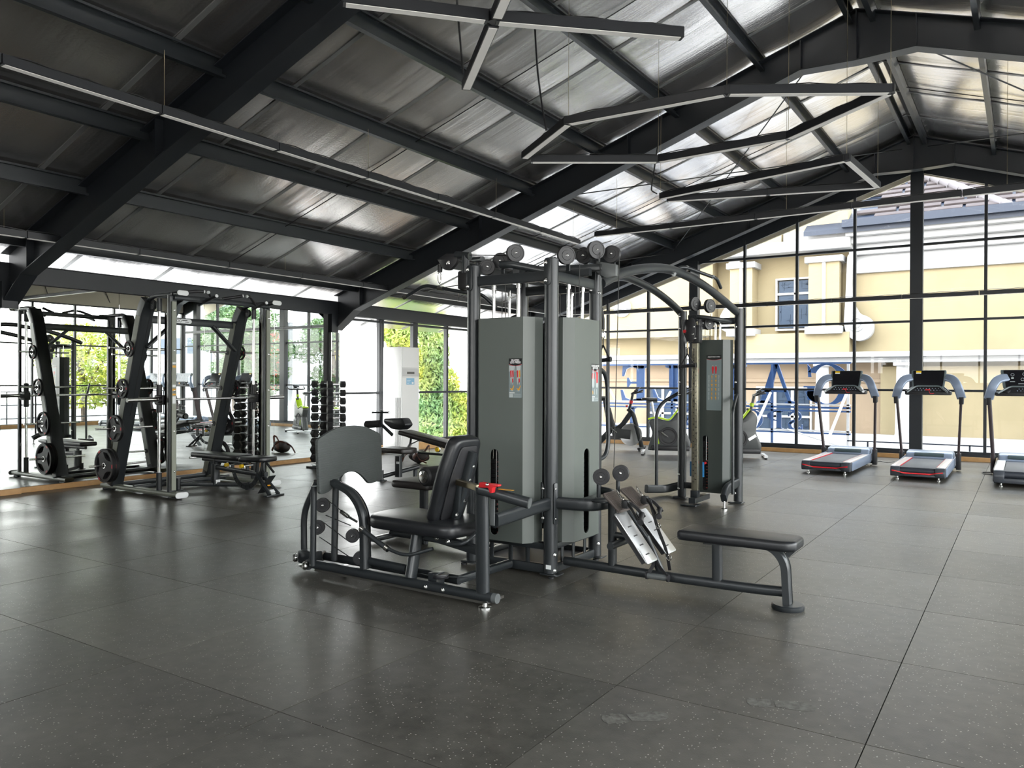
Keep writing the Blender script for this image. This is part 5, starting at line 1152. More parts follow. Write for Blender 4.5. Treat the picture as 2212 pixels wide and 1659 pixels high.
spt('diagonal_brace', [(-7.92, SN+.04, 1.70), (-7.92, SN+.38, 2.0)], FRAME, .03, .07, .008, up=(1,0,0)); spt('diagonal_brace', [(-7.92, SF-.04, 1.70), (-7.92, SF-.38, 2.0)], FRAME, .03, .07, .008, up=(1,0,0))
bm = nb(); prism(bm, oval(.26, .055), .003, T(-7.904, 2.62, 2.035) @ RZ(PI/2) @ RX(PI/2)); o = obj('name_plate', bm, LABEL, sm)
bm = nb()
for cy, k in ((2.56, 1), (2.595, 1)):
    lathe(bm, [(.013,0),(.017,0),(.017,.001),(.013,.001)], (-7.9008, cy, 2.037), (1,0,0), 16)
box(bm, -7.9008, -7.8998, 2.62, 2.69, 2.04, 2.05); box(bm, -7.9008, -7.8998, 2.66, 2.71, 2.022, 2.028); obj('emblem', bm, PBK, o)
# pull-up grips
for pts in (((-7.33, 2.1, 2.28), (-7.22, 2.35, 2.33), (-7.2, 2.42, 2.33)), ((-7.33, 2.62, 2.27), (-7.25, 2.52, 2.33)), ((-7.33, 2.75, 2.28), (-7.2, 2.95, 2.33)), ((-7.33, 3.25, 2.24), (-7.2, 3.06, 2.33), (-7.2, 3.02, 2.33)), ((-7.33, 2.5, 2.22), (-7.08, 2.5, 2.28)), ((-7.33, 3.2, 2.2), (-7.08, 3.2, 2.26))):
    bm = nb(); tube(bm, pts, .017, 12, fil=.04); o = obj('pullup_grip', bm, PLASTB, sm)
    e = Vector(pts[-1]); d = (Vector(pts[-1])-Vector(pts[-2])).normalized(); bm = nb(); cyl(bm, e, e+d*.012, .019); obj('grip_cap', bm, LABEL, o)
# stickers on the near post
for z0, z1, m in ((1.50,1.52,LABEL),(1.46,1.485,POR),(1.40,1.44,OLIVE),(1.24,1.27,LABEL),(1.20,1.225,POR),(1.06,1.14,LABEL),(1.15,1.17,POR)):
    bm = nb(); box(bm, -7.3088, -7.3078, SN-.025, SN+.015, z0, z1); obj('sticker', bm, m, sm, smooth=False)
# barbell
bb_ = thing('barbell', 'plain steel barbell held in the carriages of the guided rack', 'barbell', (-7.50, 2.6, 1.10))
for y0, y1, r in ((2.06, 3.5, .0145), (1.69, 2.06, .025), (3.5, 3.82, .025)):
    bm = nb(); cyl(bm, (-7.50, y0, 1.10), (-7.50, y1, 1.105), r, seg=20); obj('shaft' if r < .02 else 'sleeve', bm, CHROME, bb_)
for y in (2.06, 3.5): bm = nb(); cyl(bm, (-7.50, y-.02, 1.10), (-7.50, y+.02, 1.10), .036); obj('collar', bm, PLASTB, bb_)
# storage pegs and plates
DXS = -.15; sm.location.x += DXS; bb_.location.x += DXS
def make_plate(R, th, label, cat='weight plate', group=None):
    t = thing('weight_plate', label, cat, (0,0,0), group)
    bm = nb()   # disc with three windows, axis +Y, centred
    n = 40; outer = [(R*math.cos(2*PI*k/n), R*math.sin(2*PI*k/n)) for k in range(n)]
    holes = [[(.026*math.cos(-2*PI*k/14), .026*math.sin(-2*PI*k/14)) for k in range(14)]]
    for j in range(3):
        a0 = j*2*PI/3+.35; a1 = a0+1.35; ro, ri = R*.80, R*.46
        arc = [(ro*math.cos(a0+(a1-a0)*k/8), ro*math.sin(a0+(a1-a0)*k/8)) for k in range(9)]; am = (a0+a1)/2
        holes.append(rpoly(arc+[(ri*math.cos(am+.25), ri*math.sin(am+.25)), (ri*math.cos(am-.25), ri*math.sin(am-.25))], R*.06, 2))
    prism(bm, outer, th*.72, T(0, th*.36, 0) @ RX(PI/2), holes=holes); obj('disc', bm, RUBBER, t)
    bm = nb()
    for s in (-1, 1): lathe(bm, [(R*.84,s*th*.36),(R*.86,s*th*.5),(R*.98,s*th*.5),(R,s*th*.4),(R,0)], (0,0,0), (0,1,0), 40)
    obj('rim', bm, RUBBER, t)
    bm = nb(); lathe(bm, [(.026,-th*.5),(.034,-th*.52),(.038,-th*.40),(.038,th*.40),(.034,th*.52),(.026,th*.5),(.026,-th*.5)], (0,0,0), (0,1,0), 24); obj('hub_ring', bm, CHROME, t)
    bm = nb()
    for j in range(3):
        a = j*2*PI/3+.0
        for s in (-1, 1):
            c = Vector((R*.9*math.cos(a), s*(th*.5+.0008), R*.9*math.sin(a))); w_ = R*.11
            box(bm, -w_, w_, -.0008, .0008, -R*.055, R*.055, Matrix.Translation(c) @ RY(-a+PI/2), bev=.0)
    obj('red_mark', bm, PRD, t, smooth=False, stuff=True)
    return t
sizes = {'s': .095, 'm': .115, 'l': .157, 'x': .20}; th_ = {'s': .025, 'm': .03, 'l': .035, 'x': .042}
protoP = {}
PEG = [(.31, 'x'), (.75, 'l'), (1.22, 'm'), (1.68, 's')]
XP = lambda z: -8.50+.62*(z-.07)/2.05
words = {'x': ('biggest', 'lowest'), 'l': ('large', 'second lowest'), 'm': ('medium', 'second highest'), 's': ('small', 'highest')}
def plate(kind, loc, label):
    if kind not in protoP: protoP[kind] = make_plate(sizes[kind], th_[kind], label); protoP[kind].location = loc; protoP[kind]['group'] = 'weight plates on the rack pegs'; fixinv(protoP[kind]); return protoP[kind]
    return copy_tree(protoP[kind], loc, 0, label, 'weight plates on the rack pegs')
def fixinv(t):
    for ch in t.children:
        ch.matrix_parent_inverse = Matrix()
for z, k in PEG:
    x = XP(z)
    for y, s, side, n in ((SN, -1, 'outer left', 2 if k == 'x' else 1), (SN, 1, 'inner left', 0), (SF, 1, 'outer right', 1), (SF, -1, 'inner right', 0)):
        L_ = .30 if n or s*(y-2.7) < 0 else .2
        bm = nb(); cyl(bm, (x, y+s*.07, z), (x, y+s*(L_+.05), z+.004), .0125, seg=14); p = obj('plate_peg', bm, CHROME, sm); p.matrix_parent_inverse = Matrix.Translation(-(sm.location-Vector((DXS,0,0))))
        bm = nb(); cyl(bm, (x, y+s*.07, z), (x, y+s*.09, z), .032); obj('peg_flange', bm, PLASTB, p)
        for q in range(n):
            extra = '' if n == 1 else (', inner of the pair' if q == 0 else ', outer of the pair')
            rel = words[k]
            plate(k, (x+DXS, y+s*(.113+q*.048), z), f'{rel[0]} black weight plate on the {rel[1]} {"near" if y == SN else "far"} peg{extra}')
bm = nb(); c = (XP(.31), SN+.10, .31)

# ================================================================== adjustable bench (two alike, copied)
def make_bench(label):
    t = thing('adjustable_bench', label, 'bench', (0,0,0))
    def p(name, pts, m=FRAME, w_=.06, h_=.06, r=.015, fil=0., up=(0,1,0), par=None):
        bm = nb(); tube(bm, pts, 0, prof=rr(w_, h_, r, 2), up=up, fil=fil); return obj(name, bm, m, par or t)
    # x runs from the back pad's end (-) to the seat end (+)
    pad('back_pad', t, [(-.88,-.12),(-.1,-.145),(.0,-.12),(.0,.12),(-.1,.145),(-.88,.12)], .06, T(0,0,.385), VINYL, .02, .04)
    pad('seat_pad', t, [(.03,-.16),(.40,-.13),(.42,0),(.40,.13),(.03,.16)], .06, T(0,0,.375) @ RY(-.03), VINYL, .02, .05)
    p('pad_rail', [(-.78,0,.36),(.02,0,.345)], w_=.05, h_=.035); p('main_beam', [(-.53,0,.27),(.2,0,.235),(.34,0,.24)], w_=.055, h_=.055)
    p('front_post', [(-.55,0,.06),(-.55,0,.31)], w_=.09, h_=.07, up=(1,0,0)); p('inner_post', [(-.55,0,.30),(-.55,0,.37)], w_=.05, h_=.04)
    bm = nb(); box(bm, -.503,-.501,-.03,.03,.075,.12); obj('serial_label', bm, LABEL, t, smooth=False)
    p('base_tube', [(-.82,-.28,.075),(-.55,-.02,.065),(-.2,.2,.06)], w_=.05, h_=.05, fil=.1, up=(0,0,1))
    bm = nb(); cyl(bm, (-.84,-.30,.012), (-.84,-.30,.15), .03); lathe(bm, [(0,0),(.055,0),(.055,.008),(0,.012)], (-.84,-.30,0), (0,0,1), 20); lathe(bm, [(0,0),(.055,0),(.055,.008),(0,.012)], (-.2,.22,0), (0,0,1), 20); cyl(bm, (-.2,.22,.01), (-.2,.22,.09), .03); o = obj('base_foot', bm, FRAME, t)
    bm = nb(); lathe(bm, [(0,.002),(.031,.002),(.031,0)], (-.84,-.30,.15), (0,0,1), 20); obj('foot_cap', bm, LABEL, o)
    # rear A frame
    for y in (-.05, .05): p('rear_leg', [(.22,y*.6,.24),(.47,y*1.3,.02)], w_=.03, h_=.05)
    bm = nb(); box(bm, -.002, .002, -.05, .05, -.14, .14, T(.35,0,.125) @ RY(-.85+PI/2+.0)); obj('leg_web', bm, FRAME, t)
    bm = nb(); box(bm, .44,.50,-.13,.13,0,.02, bev=.006); obj('rear_foot', bm, FRAME, t)
    bm = nb(); box(bm, .0, .0025, -.03,.03,-.02,.02, T(.445,0,.055) @ RY(-.75)); obj('serial_label', bm, LABEL, t, smooth=False); bm = nb(); box(bm, .0, .0025, -.02,.02,-.008,.008, T(.385,0,.115) @ RY(-.75)); obj('warning_label', bm, POR, t, smooth=False)
    # notched arc
    n = 16; a0, a1 = math.radians(188), math.radians(352); ro, ri = .24, .185
    o = [(ro*math.cos(a0+(a1-a0)*k/n), ro*math.sin(a0+(a1-a0)*k/n)) for k in range(n+1)]; i_ = [(ri*math.cos(a0+(a1-a0)*k/n), ri*math.sin(a0+(a1-a0)*k/n)) for k in range(n, -1, -1)]
    bm = nb(); prism(bm, o+i_, .008, T(.04,-.035,.29) @ RX(PI/2)); ar = obj('adjustment_arc', bm, FRAME, t, smooth=False)
    bm = nb()
    for k in range(9): a = a0+(a1-a0)*(k+.5)/9; c = Vector((.04+.215*math.cos(a), -.0445, .29+.215*math.sin(a))); box(bm, -.012,.012,-.001,.001,-.004,.004, Matrix.Translation(c) @ RY(-a))
    obj('notch', bm, BLACKG, ar, smooth=False)
    for x in (-.22, .04):   # rollers with yellow caps
        bm = nb(); cyl(bm, (x,-.10,.325), (x,.06,.325), .012); box(bm, x-.03,x+.03,-.085,-.06,.285,.335, bev=.004); o = obj('adjuster_roller', bm, CHROME, t)
        bm = nb(); cyl(bm, (x,-.118,.325), (x,-.088,.325), .022); o2 = obj('roller_cap', bm, YEL, t); bm = nb(); cyl(bm, (x,-.087,.325), (x,-.07,.325), .030); obj('roller_flange', bm, CHROME, t)
        p('roller_bracket', [(x-.02,0,.245),(x-.02,0,.32)], w_=.03, h_=.05)
    p('link_plate', [(.30,-.02,.37),(.31,-.03,.30),(.25,-.03,.17)], w_=.045, h_=.012, fil=.05); p('seat_post', [(.18,0,.24),(.2,0,.37)], w_=.04, h_=.04)
    bm = nb(); cyl(bm, (.37,-.02,.375), (.52,-.05,.28), .013); obj('lift_handle', bm, FOAM, t)
    return t
bench = make_bench('flat black adjustable bench with yellow roller caps standing inside the barbell rack')
b2 = copy_tree(bench, (-5.6, 6.55, 0), math.radians(-16), 'flat black adjustable bench standing behind the leg press, near the middle windows')
bench.location = (-7.16, 2.86, 0); bench.rotation_euler = (0,0,math.radians(2)); bench['group'] = b2['group'] = 'adjustable benches'

# ================================================================== abdominal bench with roller pads
ab = thing('abdominal_bench', 'black inclined bench with foam rollers and a small T handle behind the leg press', 'bench', (-6.3, 5.0, 0))
ya = 4.65
tb('base_tube', [at(822,1030,'y',ya), at(905,1008,'y',ya+.4)], 0, FRAME, ab, prof=rr(.055,.055,.02,3)); tb('centre_post', [at(861,1030,'y',ya+.1), at(861,985,'y',ya+.1)], 0, FRAME, ab, prof=rr(.08,.07,.012,2), up=(0,1,0))
c = at(861,1030,'y',ya+.1)
bm = nb(); p = at(824,1046,'y',ya-.05); cyl(bm, (p.x,p.y,0), (p.x,p.y,.14), .03); lathe(bm, [(0,0),(.07,0),(.07,.01),(0,.015)], (p.x,p.y,0), (0,0,1), 20); obj('base_foot', bm, FRAME, ab)
bm = nb(); p = at(897,1028,'y',ya+.45); cyl(bm, (p.x,p.y,0), (p.x,p.y,.14), .03); lathe(bm, [(0,0),(.07,0),(.07,.01),(0,.015)], (p.x,p.y,0), (0,0,1), 20); obj('base_foot', bm, FRAME, ab)
bm = nb(); q = at(861,1000,'y',ya+.06); box(bm, q.x-.02,q.x+.03, ya+.035,ya+.037,q.z-.01,q.z+.02); obj('serial_label', bm, LABEL, ab, smooth=False)
c = at(868,972,'y',ya+.2); pad('seat_pad', ab, [(-.25,-.17),(.19,-.17),(.25,-.02),(.19,.15),(-.25,.15)], .07, T(c.x-.04, c.y, c.z-.04), VINYLB, .02, .04)
a, b_ = at(872,938,'y',5.3), at(985,968,'y',5.3); d = (b_-a); L_ = d.length; d.normalize(); yv = Vector((0,1,0)); nr = d.cross(yv).normalized(); Mx = Matrix((d, yv, nr)).transposed().to_4x4(); Mx.translation = a
pad('back_pad', ab, [(0,-.14),(L_,-.14),(L_,.14),(0,.14)], .065, Mx, VINYLB, .02, .03); tb('pad_rail', [a+Vector((.1,0,-.03)), b_+Vector((0,0,-.03))], 0, FRAME, ab, prof=rr(.05,.03,.01,2))
tb('pad_post', [a+Vector((.14,0,-.03)), a+Vector((.12,0,-.14))], .016, FRAME, ab); tb('gas_strut', [a+Vector((.12,0,-.14)), a+Vector((.28,0,-.07))], .010, CHROME, ab); tb('frame_arm', [at(905,978,'y',5.1), at(990,985,'y',5.1)], 0, FRAME, ab, prof=rr(.05,.03,.01,2))
tb('support', [a+Vector((.12,0,-.14)), at(870,985,'y',ya+.15)], 0, FRAME, ab, prof=rr(.04,.04,.01,2))
bm = nb(); cyl(bm, at(791,917,'y',4.9), at(822,915,'y',4.95), .052, seg=20); r_ = obj('foam_roller', bm, RUBBER, ab)
bm = nb(); cyl(bm, at(789.5,917,'y',4.9), at(791,917,'y',4.9), .035); obj('roller_cap', bm, PLASTB, r_)
c = at(858,914,'y',5.0); bm = nb(); prism(bm, rpoly([(-.20,.06),(.14,.075),(.21,-.02),(.12,-.09),(-.06,-.08),(-.20,.0)], .03), .16, T(c.x, c.y+.1, c.z) @ RX(PI/2), bev=.015); obj('thigh_pad', bm, VINYL, ab)
tb('t_handle_stem', [at(825,886,'y',4.95), at(822,915,'y',4.95), at(848,940,'y',4.98)], 0, FRAME, ab, .03, prof=rr(.045,.02,.005,2), up=(0,1,0)); bm = nb(); cyl(bm, at(805,891,'y',4.95), at(841,891,'y',4.95), .012); o = obj('t_handle', bm, FRAME, ab)
for px in (805, 841): q = at(px,891,'y',4.95); bm = nb(); cyl(bm, q-Vector((.008,0,0)), q+Vector((.008,0,0)), .015); obj('grip_cap', bm, CHROME, o)
bm = nb(); c = at(945,971,'y',5.0); lathe(bm, [(0,0),(.028,0),(.028,.02),(0,.02)], c, (0,-1,0), 20); o = obj('roller_cap', bm, YEL, ab); bm = nb(); lathe(bm, [(0,.004),(.038,.004),(.038,-.02),(0,-.02)], c, (0,-1,0), 20); obj('roller_flange', bm, CHROME, ab)

# ================================================================== dumbbell tower and dumbbells
dr = thing('dumbbell_rack', 'tall narrow tower rack holding hexagonal dumbbells at the end of the mirror', 'rack', (-8.32, 5.3, 0))
rx, ry = -8.35, 5.32
bm = nb(); tube(bm, [(rx, ry, .03), (rx, ry, 1.27)], 0, prof=rr(.09,.09,.03,3), up=(0,1,0)); obj('post', bm, FRAME, dr)
bm = nb(); prism(bm, rpoly([(-.28,-.25),(.28,-.25),(.28,.25),(-.28,.25)], .05), .03, T(rx, ry, .0), bev=.006); obj('base_plate', bm, FRAME, dr)
bm = nb(); prism(bm, rpoly([(-.2,-.06),(.2,-.06),(.2,.06),(-.2,.06)], .02), .012, T(rx, ry, 1.27), bev=.003); obj('top_plate', bm, SILVER, dr)
def make_db(R):
    t = thing('dumbbell', 'x', 'dumbbell', (0,0,0)); bm = nb(); cyl(bm, (-.07,0,0), (.07,0,0), .014, seg=12); obj('handle', bm, CHROME, t)
    for s in (-1, 1):
        bm = nb(); P = [(R*math.cos(PI/6+k*PI/3), R*math.sin(PI/6+k*PI/3)) for k in range(6)]; prism(bm, P, .075, T(s*.1-.0375,0,0) @ RY(PI/2), bev=.008, seg=1); obj('hex_head', bm, RUBBER, t, smooth=False)
    return t
dbp = {}
for k in range(10):
    R = [.075,.075,.07,.07,.066,.066,.062,.062,.058,.058][k]; z = .10+k*.128; o = R-.045
    for s, nm in ((-1, 'left'), (1, 'right')):
        for f, fn in ((0, 'only'),):
            if R not in dbp: d0 = dbp[R] = make_db(R); t = d0
            else: t = copy_tree(dbp[R])
            t.location = (rx+(-.21 if s < 0 else .19), ry+(-.02 if s < 0 else -.06), z+R-.045)
            if s > 0: t.rotation_euler = (0,0,PI/2-.5)
            t['label'] = ('black hex dumbbell on the %s side of the tower rack, %s' % (nm, ['lowest tier','second tier up','third tier up','fourth tier up','fifth tier up','fifth tier down','fourth tier down','third tier down','second tier down','top tier'][k])); t['group'] = 'hex dumbbells on the tower rack'
    for s in (-1, 1):
        for q in (-.05, .05): bm = nb(); box(bm, rx+s*.17+q-.012, rx+s*.17+q+.012, ry-.17, ry+.17, z-.053, z-.046); box(bm, min(rx, rx+s*.17+q), max(rx, rx+s*.17+q), ry-.01, ry+.01, z-.06, z-.05); obj('tray_arm', bm, FRAME, dr, smooth=False)

# ================================================================== air conditioner
ac = thing('air_conditioner', 'tall white floor-standing air conditioner by the left windows', 'air conditioner', (-9.02, 8.1, 0))
bm = nb(); box(bm, -9.25, -8.8, 7.46, 7.94, .0, 1.93, bev=.012); obj('cabinet', bm, WHITE, ac)
for y, z0, z1, m in ((0, 1.40, 1.55, mat('light_grey_panel', (.55,.55,.54), .4)),): bm = nb(); box(bm, -8.802, -8.797, 7.475, 7.925, z0, z1, bev=.001); obj('control_panel', bm, m, ac, smooth=False)
bm = nb(); box(bm, -8.798, -8.795, 7.60, 7.80, 1.445, 1.485); obj('display', bm, mat('dim_display', (.09,.085,.08), .3), ac, smooth=False)
bm = nb(); box(bm, -8.80, -8.7975, 7.585, 7.80, 1.255, 1.37); o = obj('energy_label', bm, mat('light_blue_print', (.25,.48,.66), .5), ac, smooth=False)
bm = nb(); box(bm, -8.7976, -8.797, 7.60, 7.70, 1.33, 1.336); box(bm, -8.7976, -8.797, 7.60, 7.68, 1.30, 1.306); box(bm, -8.7976, -8.797, 7.60, 7.66, 1.27, 1.276); box(bm, -8.7976, -8.797, 7.73, 7.78, 1.265, 1.30); obj('print', bm, LABEL, o, smooth=False)
bm = nb(); box(bm, -8.801, -8.7985, 7.47, 7.93, 1.56, 1.565); box(bm, -8.801, -8.7985, 7.47, 7.93, 1.385, 1.39); box(bm, -8.815, -8.795, 7.455, 7.465, .02, 1.9); obj('trim_line', bm, mat('grey_trim', (.5,.5,.48), .4), ac, smooth=False)
for k in range(4): bm = nb(); box(bm, -8.95+k*.035, -8.93+k*.035, 7.455, 7.462, .1, 1.02); obj('vent_slot', bm, mat('vent_grey', (.33,.33,.32), .5) if k == 0 else MATS['vent_grey'], ac, smooth=False)

# ================================================================== bag on the floor
LEATH = mat('brown_leather', (.13,.045,.025), .5, noise=(20,(.09,.03,.018),1.))
bg_ = thing('shoulder_bag', 'small brown and black shoulder bag lying on the floor near the air conditioner', 'bag', at(905,992,'z',0))
c = at(905,990,'z',.08)
bm = nb(); bmesh.ops.create_icosphere(bm, subdivisions=3, radius=.17, matrix=Matrix.Translation(c+Vector((0,0,.03))) @ Matrix.Diagonal((1.15,.7,.6,1)))
for v in bm.verts: v.co += Vector((math.sin(v.co.y*31), math.cos(v.co.x*27), math.sin(v.co.x*23+v.co.y*19)))*.012
o = obj('bag_body', bm, mat('dark_bag_cloth', (.02,.015,.014), .7), bg_)
for k, pts in enumerate(([c+Vector((-.18,0,.05)), c+Vector((-.05,-.1,.16)), c+Vector((.12,-.12,-.02)), c+Vector((.2,-.05,-.06))], [c+Vector((.05,.02,.05)), c+Vector((.17,.02,.2)), c+Vector((.22,0,.22)), c+Vector((.2,.0,.02)), c+Vector((.1,-.08,-.04))], [c+Vector((-.1,-.02,.1)), c+Vector((-.28,-.02,.06)), c+Vector((-.36,0,-.07))])):
    tb('strap', pts, 0, LEATH, bg_, .1, prof=rr(.035,.006,.002,1), up=(.2,1,.2))
bm = nb(); bmesh.ops.create_icosphere(bm, subdivisions=2, radius=.08, matrix=Matrix.Translation(c+Vector((.02,-.08,.03))) @ Matrix.Diagonal((1.2,.5,.8,1))); obj('front_pocket', bm, LEATH, bg_)

# ================================================================== treadmills
def make_treadmill(label, kind):
    """faces +Y; rear edge at y=0, width centred on x=0"""
    t = thing('treadmill', label, 'treadmill', (0,0,0)); W2 = .33 if kind == 1 else .40; Ln = 1.85
    DK = mat('treadmill_side_plastic', (.05,.055,.065), .3) if 'treadmill_side_plastic' not in MATS else MATS['treadmill_side_plastic']
    BELT = MATS.get('running_belt') or mat('running_belt', (.022,.026,.035), .5, bump=(200,.2))
    RAIL = MATS.get('side_rail_metal') or mat('side_rail_metal', (.60,.52,.49), .35, .5)
    RAIL2 = MATS.get('ribbed_silver') or mat('ribbed_silver', (.66,.66,.66), .35, .6)
    def bx(name, *a, m=DK, bev=.006, par=None, M=None): bm = nb(); box(bm, *a, M=M, bev=bev); return obj(name, bm, m, par or t)
    h = .17 if kind == 1 else .20
    # deck
    bx('deck', -W2+.02, W2-.02, .05, Ln, .06, h-.01); bx('belt', -W2+.11, W2-.11, .03, Ln-.28, h-.012, h+.004, m=BELT, bev=.012)
    bm = nb(); cyl(bm, (-W2+.11, .05, h-.045), (W2-.11, .05, h-.045), .042, seg=20); obj('rear_roller', bm, BELT, t)
    for s in (-1, 1):
        o = bx('side_rail', *sorted((s*(W2-.105), s*W2)), .06, Ln-.28, h-.03, h+.016, m=RAIL if kind == 1 else RAIL2, bev=.008)
        bm = nb()
        for k in range(5 if kind == 2 else 3): x = s*(W2-.09+.018*k); box(bm, x-.002, x+.002, .12, Ln-.3, h+.016, h+.019)
        obj('rail_rib', bm, SILVER if kind == 1 else RAIL2, o, smooth=False)
        if kind == 1:
            bm = nb(); box(bm, *sorted((s*(W2-.1065), s*(W2-.109))), .10, Ln-.3, h-.005, h+.014); obj('red_stripe', bm, PRD, o, smooth=False)
        # end caps
        bm = nb(); prism(bm, rpoly([(.0,.045),(.14,.045),(.16,h+.012),(.02,h+.012),(-.02,h-.05)], [.03,.01,.01,.03,.03]), .115, Matrix(((0,0,1,(s*W2-(.115 if s > 0 else 0))),(1,0,0,0),(0,1,0,0),(0,0,0,1))), bev=.006); obj('end_cap', bm, DK, t)
        bm = nb(); prism(bm, rpoly([(.14,.05),(Ln-.1,.06),(Ln-.05,h+.03),(.16,h)], .02), .012, Matrix(((0,0,1,(s*W2-(.0 if s > 0 else .012))),(1,0,0,0),(0,1,0,0),(0,0,0,1))), bev=.002); obj('side_skirt', bm, SILVERP if kind == 1 else DK, t)
        for yy in (.10, Ln-.15): bm = nb(); lathe(bm, [(0,0),(.025,0),(.025,.01),(.01,.015),(.01,.06),(0,.06)], (s*(W2-.08), yy, 0), (0,0,1), 14); obj('levelling_foot', bm, CHROME, t)
    bx('rear_bumper', -W2+.09, W2-.09, .0, .05, .05, h-.085, bev=.012)
    if kind == 1:
        bm = nb(); tube(bm, [(-W2+.02,-.022,h-.045),(-W2+.10,-.022,h-.06),(-W2+.16,-.012,h-.075),(W2-.16,-.012,h-.075),(W2-.10,-.022,h-.06),(W2-.02,-.022,h-.045)], 0, prof=rr(.018,.012,.004,2), up=(0,-1,0), fil=.05); obj('red_reflector', bm, MATS.get('red_reflector') or mat('red_reflector', (.65,.02,.03), .2), t)
        bm = nb(); tube(bm, [(-W2+.05,-.03,h-.058),(-W2+.12,-.03,h-.07),(-W2+.18,-.02,h-.088)], .005, 6); tube(bm, [(W2-.05,-.03,h-.058),(W2-.12,-.03,h-.07),(W2-.18,-.02,h-.088)], .005, 6); obj('chrome_lip', bm, CHROME, t)
    # motor hood
    yh = Ln-.30
    bm = nb(); prism(bm, rpoly([(yh,h-.03),(yh+.45,h-.06),(yh+.45,h+.05),(yh+.34,h+.115),(yh+.07,h+.10),(yh-.02,h+.02)], [.01,.02,.06,.08,.06,.02], 4), 2*W2-.02, Matrix(((0,0,1,-W2+.01),(1,0,0,0),(0,1,0,0),(0,0,0,1))), bev=.03, seg=3); hd = obj('motor_hood', bm, SILVERP, t)
    bm = nb(); box(bm, -W2+.13, W2-.13, -.008, .008, -.036, .036, T(0, yh+.017, h+.062) @ RX(-.85), bev=.006); obj('hood_vent', bm, MATS.get('hood_green_grey') or mat('hood_green_grey', (.05,.075,.08), .4), hd)
    # uprights
    ht = 1.12
    UP = MATS.get('dark_metal_upright') or mat('dark_metal_upright', (.07,.055,.058), .35, .5)
    for s in (-1, 1):
        xo = W2+.055
        bm = nb(); tube(bm, [(s*xo, yh+.12, .02), (s*xo, yh+.10, .25), (s*(xo+.045), yh-.12, ht)], 0, prof=rr(.035,.075,.01,2) if kind == 1 else rr(.05,.13,.015,2), up=(0,1,0)); obj('upright', bm, UP, t)
        bm = nb(); tube(bm, [(s*(xo-.0), yh+.12, .02), (s*xo, yh+.115, .26)], 0, prof=rr(.065,.10,.015,2), up=(0,1,0)); obj('upright_shroud', bm, PLASTB, t)
        bm = nb(); tube(bm, [(s*(W2-.05), yh+.1, .06), (s*(xo), yh+.1, .06)], .022, 8); obj('pivot', bm, PLASTB, t)
        # curved shoulder arm
        bm = nb(); tube(bm, [(s*(xo+.05), yh-.16, ht-.02), (s*(xo+.01), yh-.22, ht+.14), (s*(xo-.06), yh-.16, ht+.27), (s*(.16), yh-.05, ht+.29)], 0, prof=rr(.12,.05,.02,3), up=(0,1,0), fil=.14); a_ = obj('console_arm', bm, SILVERP, t)
        bm = nb(); tube(bm, [(s*(xo+.048), yh-.14, ht-.10), (s*(xo+.05), yh-.165, ht+.0)], 0, prof=rr(.06,.10,.012,2), up=(0,-1,0)); obj('arm_socket', bm, PLASTB, a_)
        bm = nb(); tube(bm, [(s*.21, yh-.12, ht+.13), (s*.285, yh-.30, ht+.065)], .016, 12); obj('hand_grip', bm, (LABEL if 0 else PLASTB), t)
    # console
    Mc = T(0, yh-.10, ht+.22) @ RX(math.radians(-22))
    cw = .21 if kind == 1 else .33
    bm = nb(); prism(bm, rpoly([(-cw*1.0,-.11),(cw*1.0,-.11),(cw*1.12,.17),(-cw*1.12,.17)], .02), .045, Mc @ RX(PI/2), bev=.008); cz = obj('console', bm, MATS.get('console_shell') or mat('console_shell', (.10,.125,.13), .35), t)
    bm = nb(); prism(bm, rpoly([(-cw*.9,-.10),(cw*.9,-.10),(cw*1.0,.16),(-cw*1.0,.16)], .015), .004, Mc @ T(0,-.045,0) @ RX(PI/2)); sc = obj('screen', bm, BLACKG, t, smooth=False)
    bx('tray', -cw-.1, cw+.1, yh-.22, yh-.08, ht+.02, ht+.08, m=PLASTB, bev=.02); 
    bm = nb(); prism(bm, rpoly([(-cw*1.1,-.035),(cw*1.1,-.035),(cw*.8,.05),(-cw*.8,.05)], .01), .01, T(0, yh-.215, ht+.10) @ RX(math.radians(62)), bev=.002); kp = obj('keypad', bm, PLASTB, t)
    bm = nb()
    for r in range(2):
        for k in range(9): bmesh.ops.create_icosphere(bm, subdivisions=1, radius=.0075, matrix=T(0, yh-.215, ht+.10) @ RX(math.radians(62)) @ T(-.16+k*.04+(r*.02), -.012+r*.03, .01))
    obj('key', bm, SILVERP, kp, smooth=False)
    bm = nb(); tube(bm, [(-cw-.06, yh-.30, ht+.06), (-cw*.75, yh-.22, ht+.155), (cw*.75, yh-.22, ht+.155), (cw+.06, yh-.30, ht+.06)], 0, prof=rr(.022,.022,.006,2), fil=.04, up=(0,0,1)); obj('front_bar', bm, MATS['console_shell'], t)
    if kind == 1:
        bm = nb(); box(bm, -.17,-.10, -.052,-.0495, .125,.155, Mc); obj('sticker', bm, YEL, sc, smooth=False); bm = nb(); box(bm, -.17,-.10, -.0525,-.0495, .110,.126, Mc); obj('sticker', bm, LABEL, sc, smooth=False)
        bm = nb(); prism(bm, rpoly([(-.035,0),(.035,0),(.02,.03),(-.02,.03)], .008), .02, T(0, yh-.235, ht+.09), bev=.003); tube(bm, [(.01, yh-.24, ht+.10), (.04, yh-.30, ht+.04), (.09, yh-.29, ht+.05)], .004, 6, fil=.02); obj('safety_key', bm, RED, t)
    else:
        bm = nb()
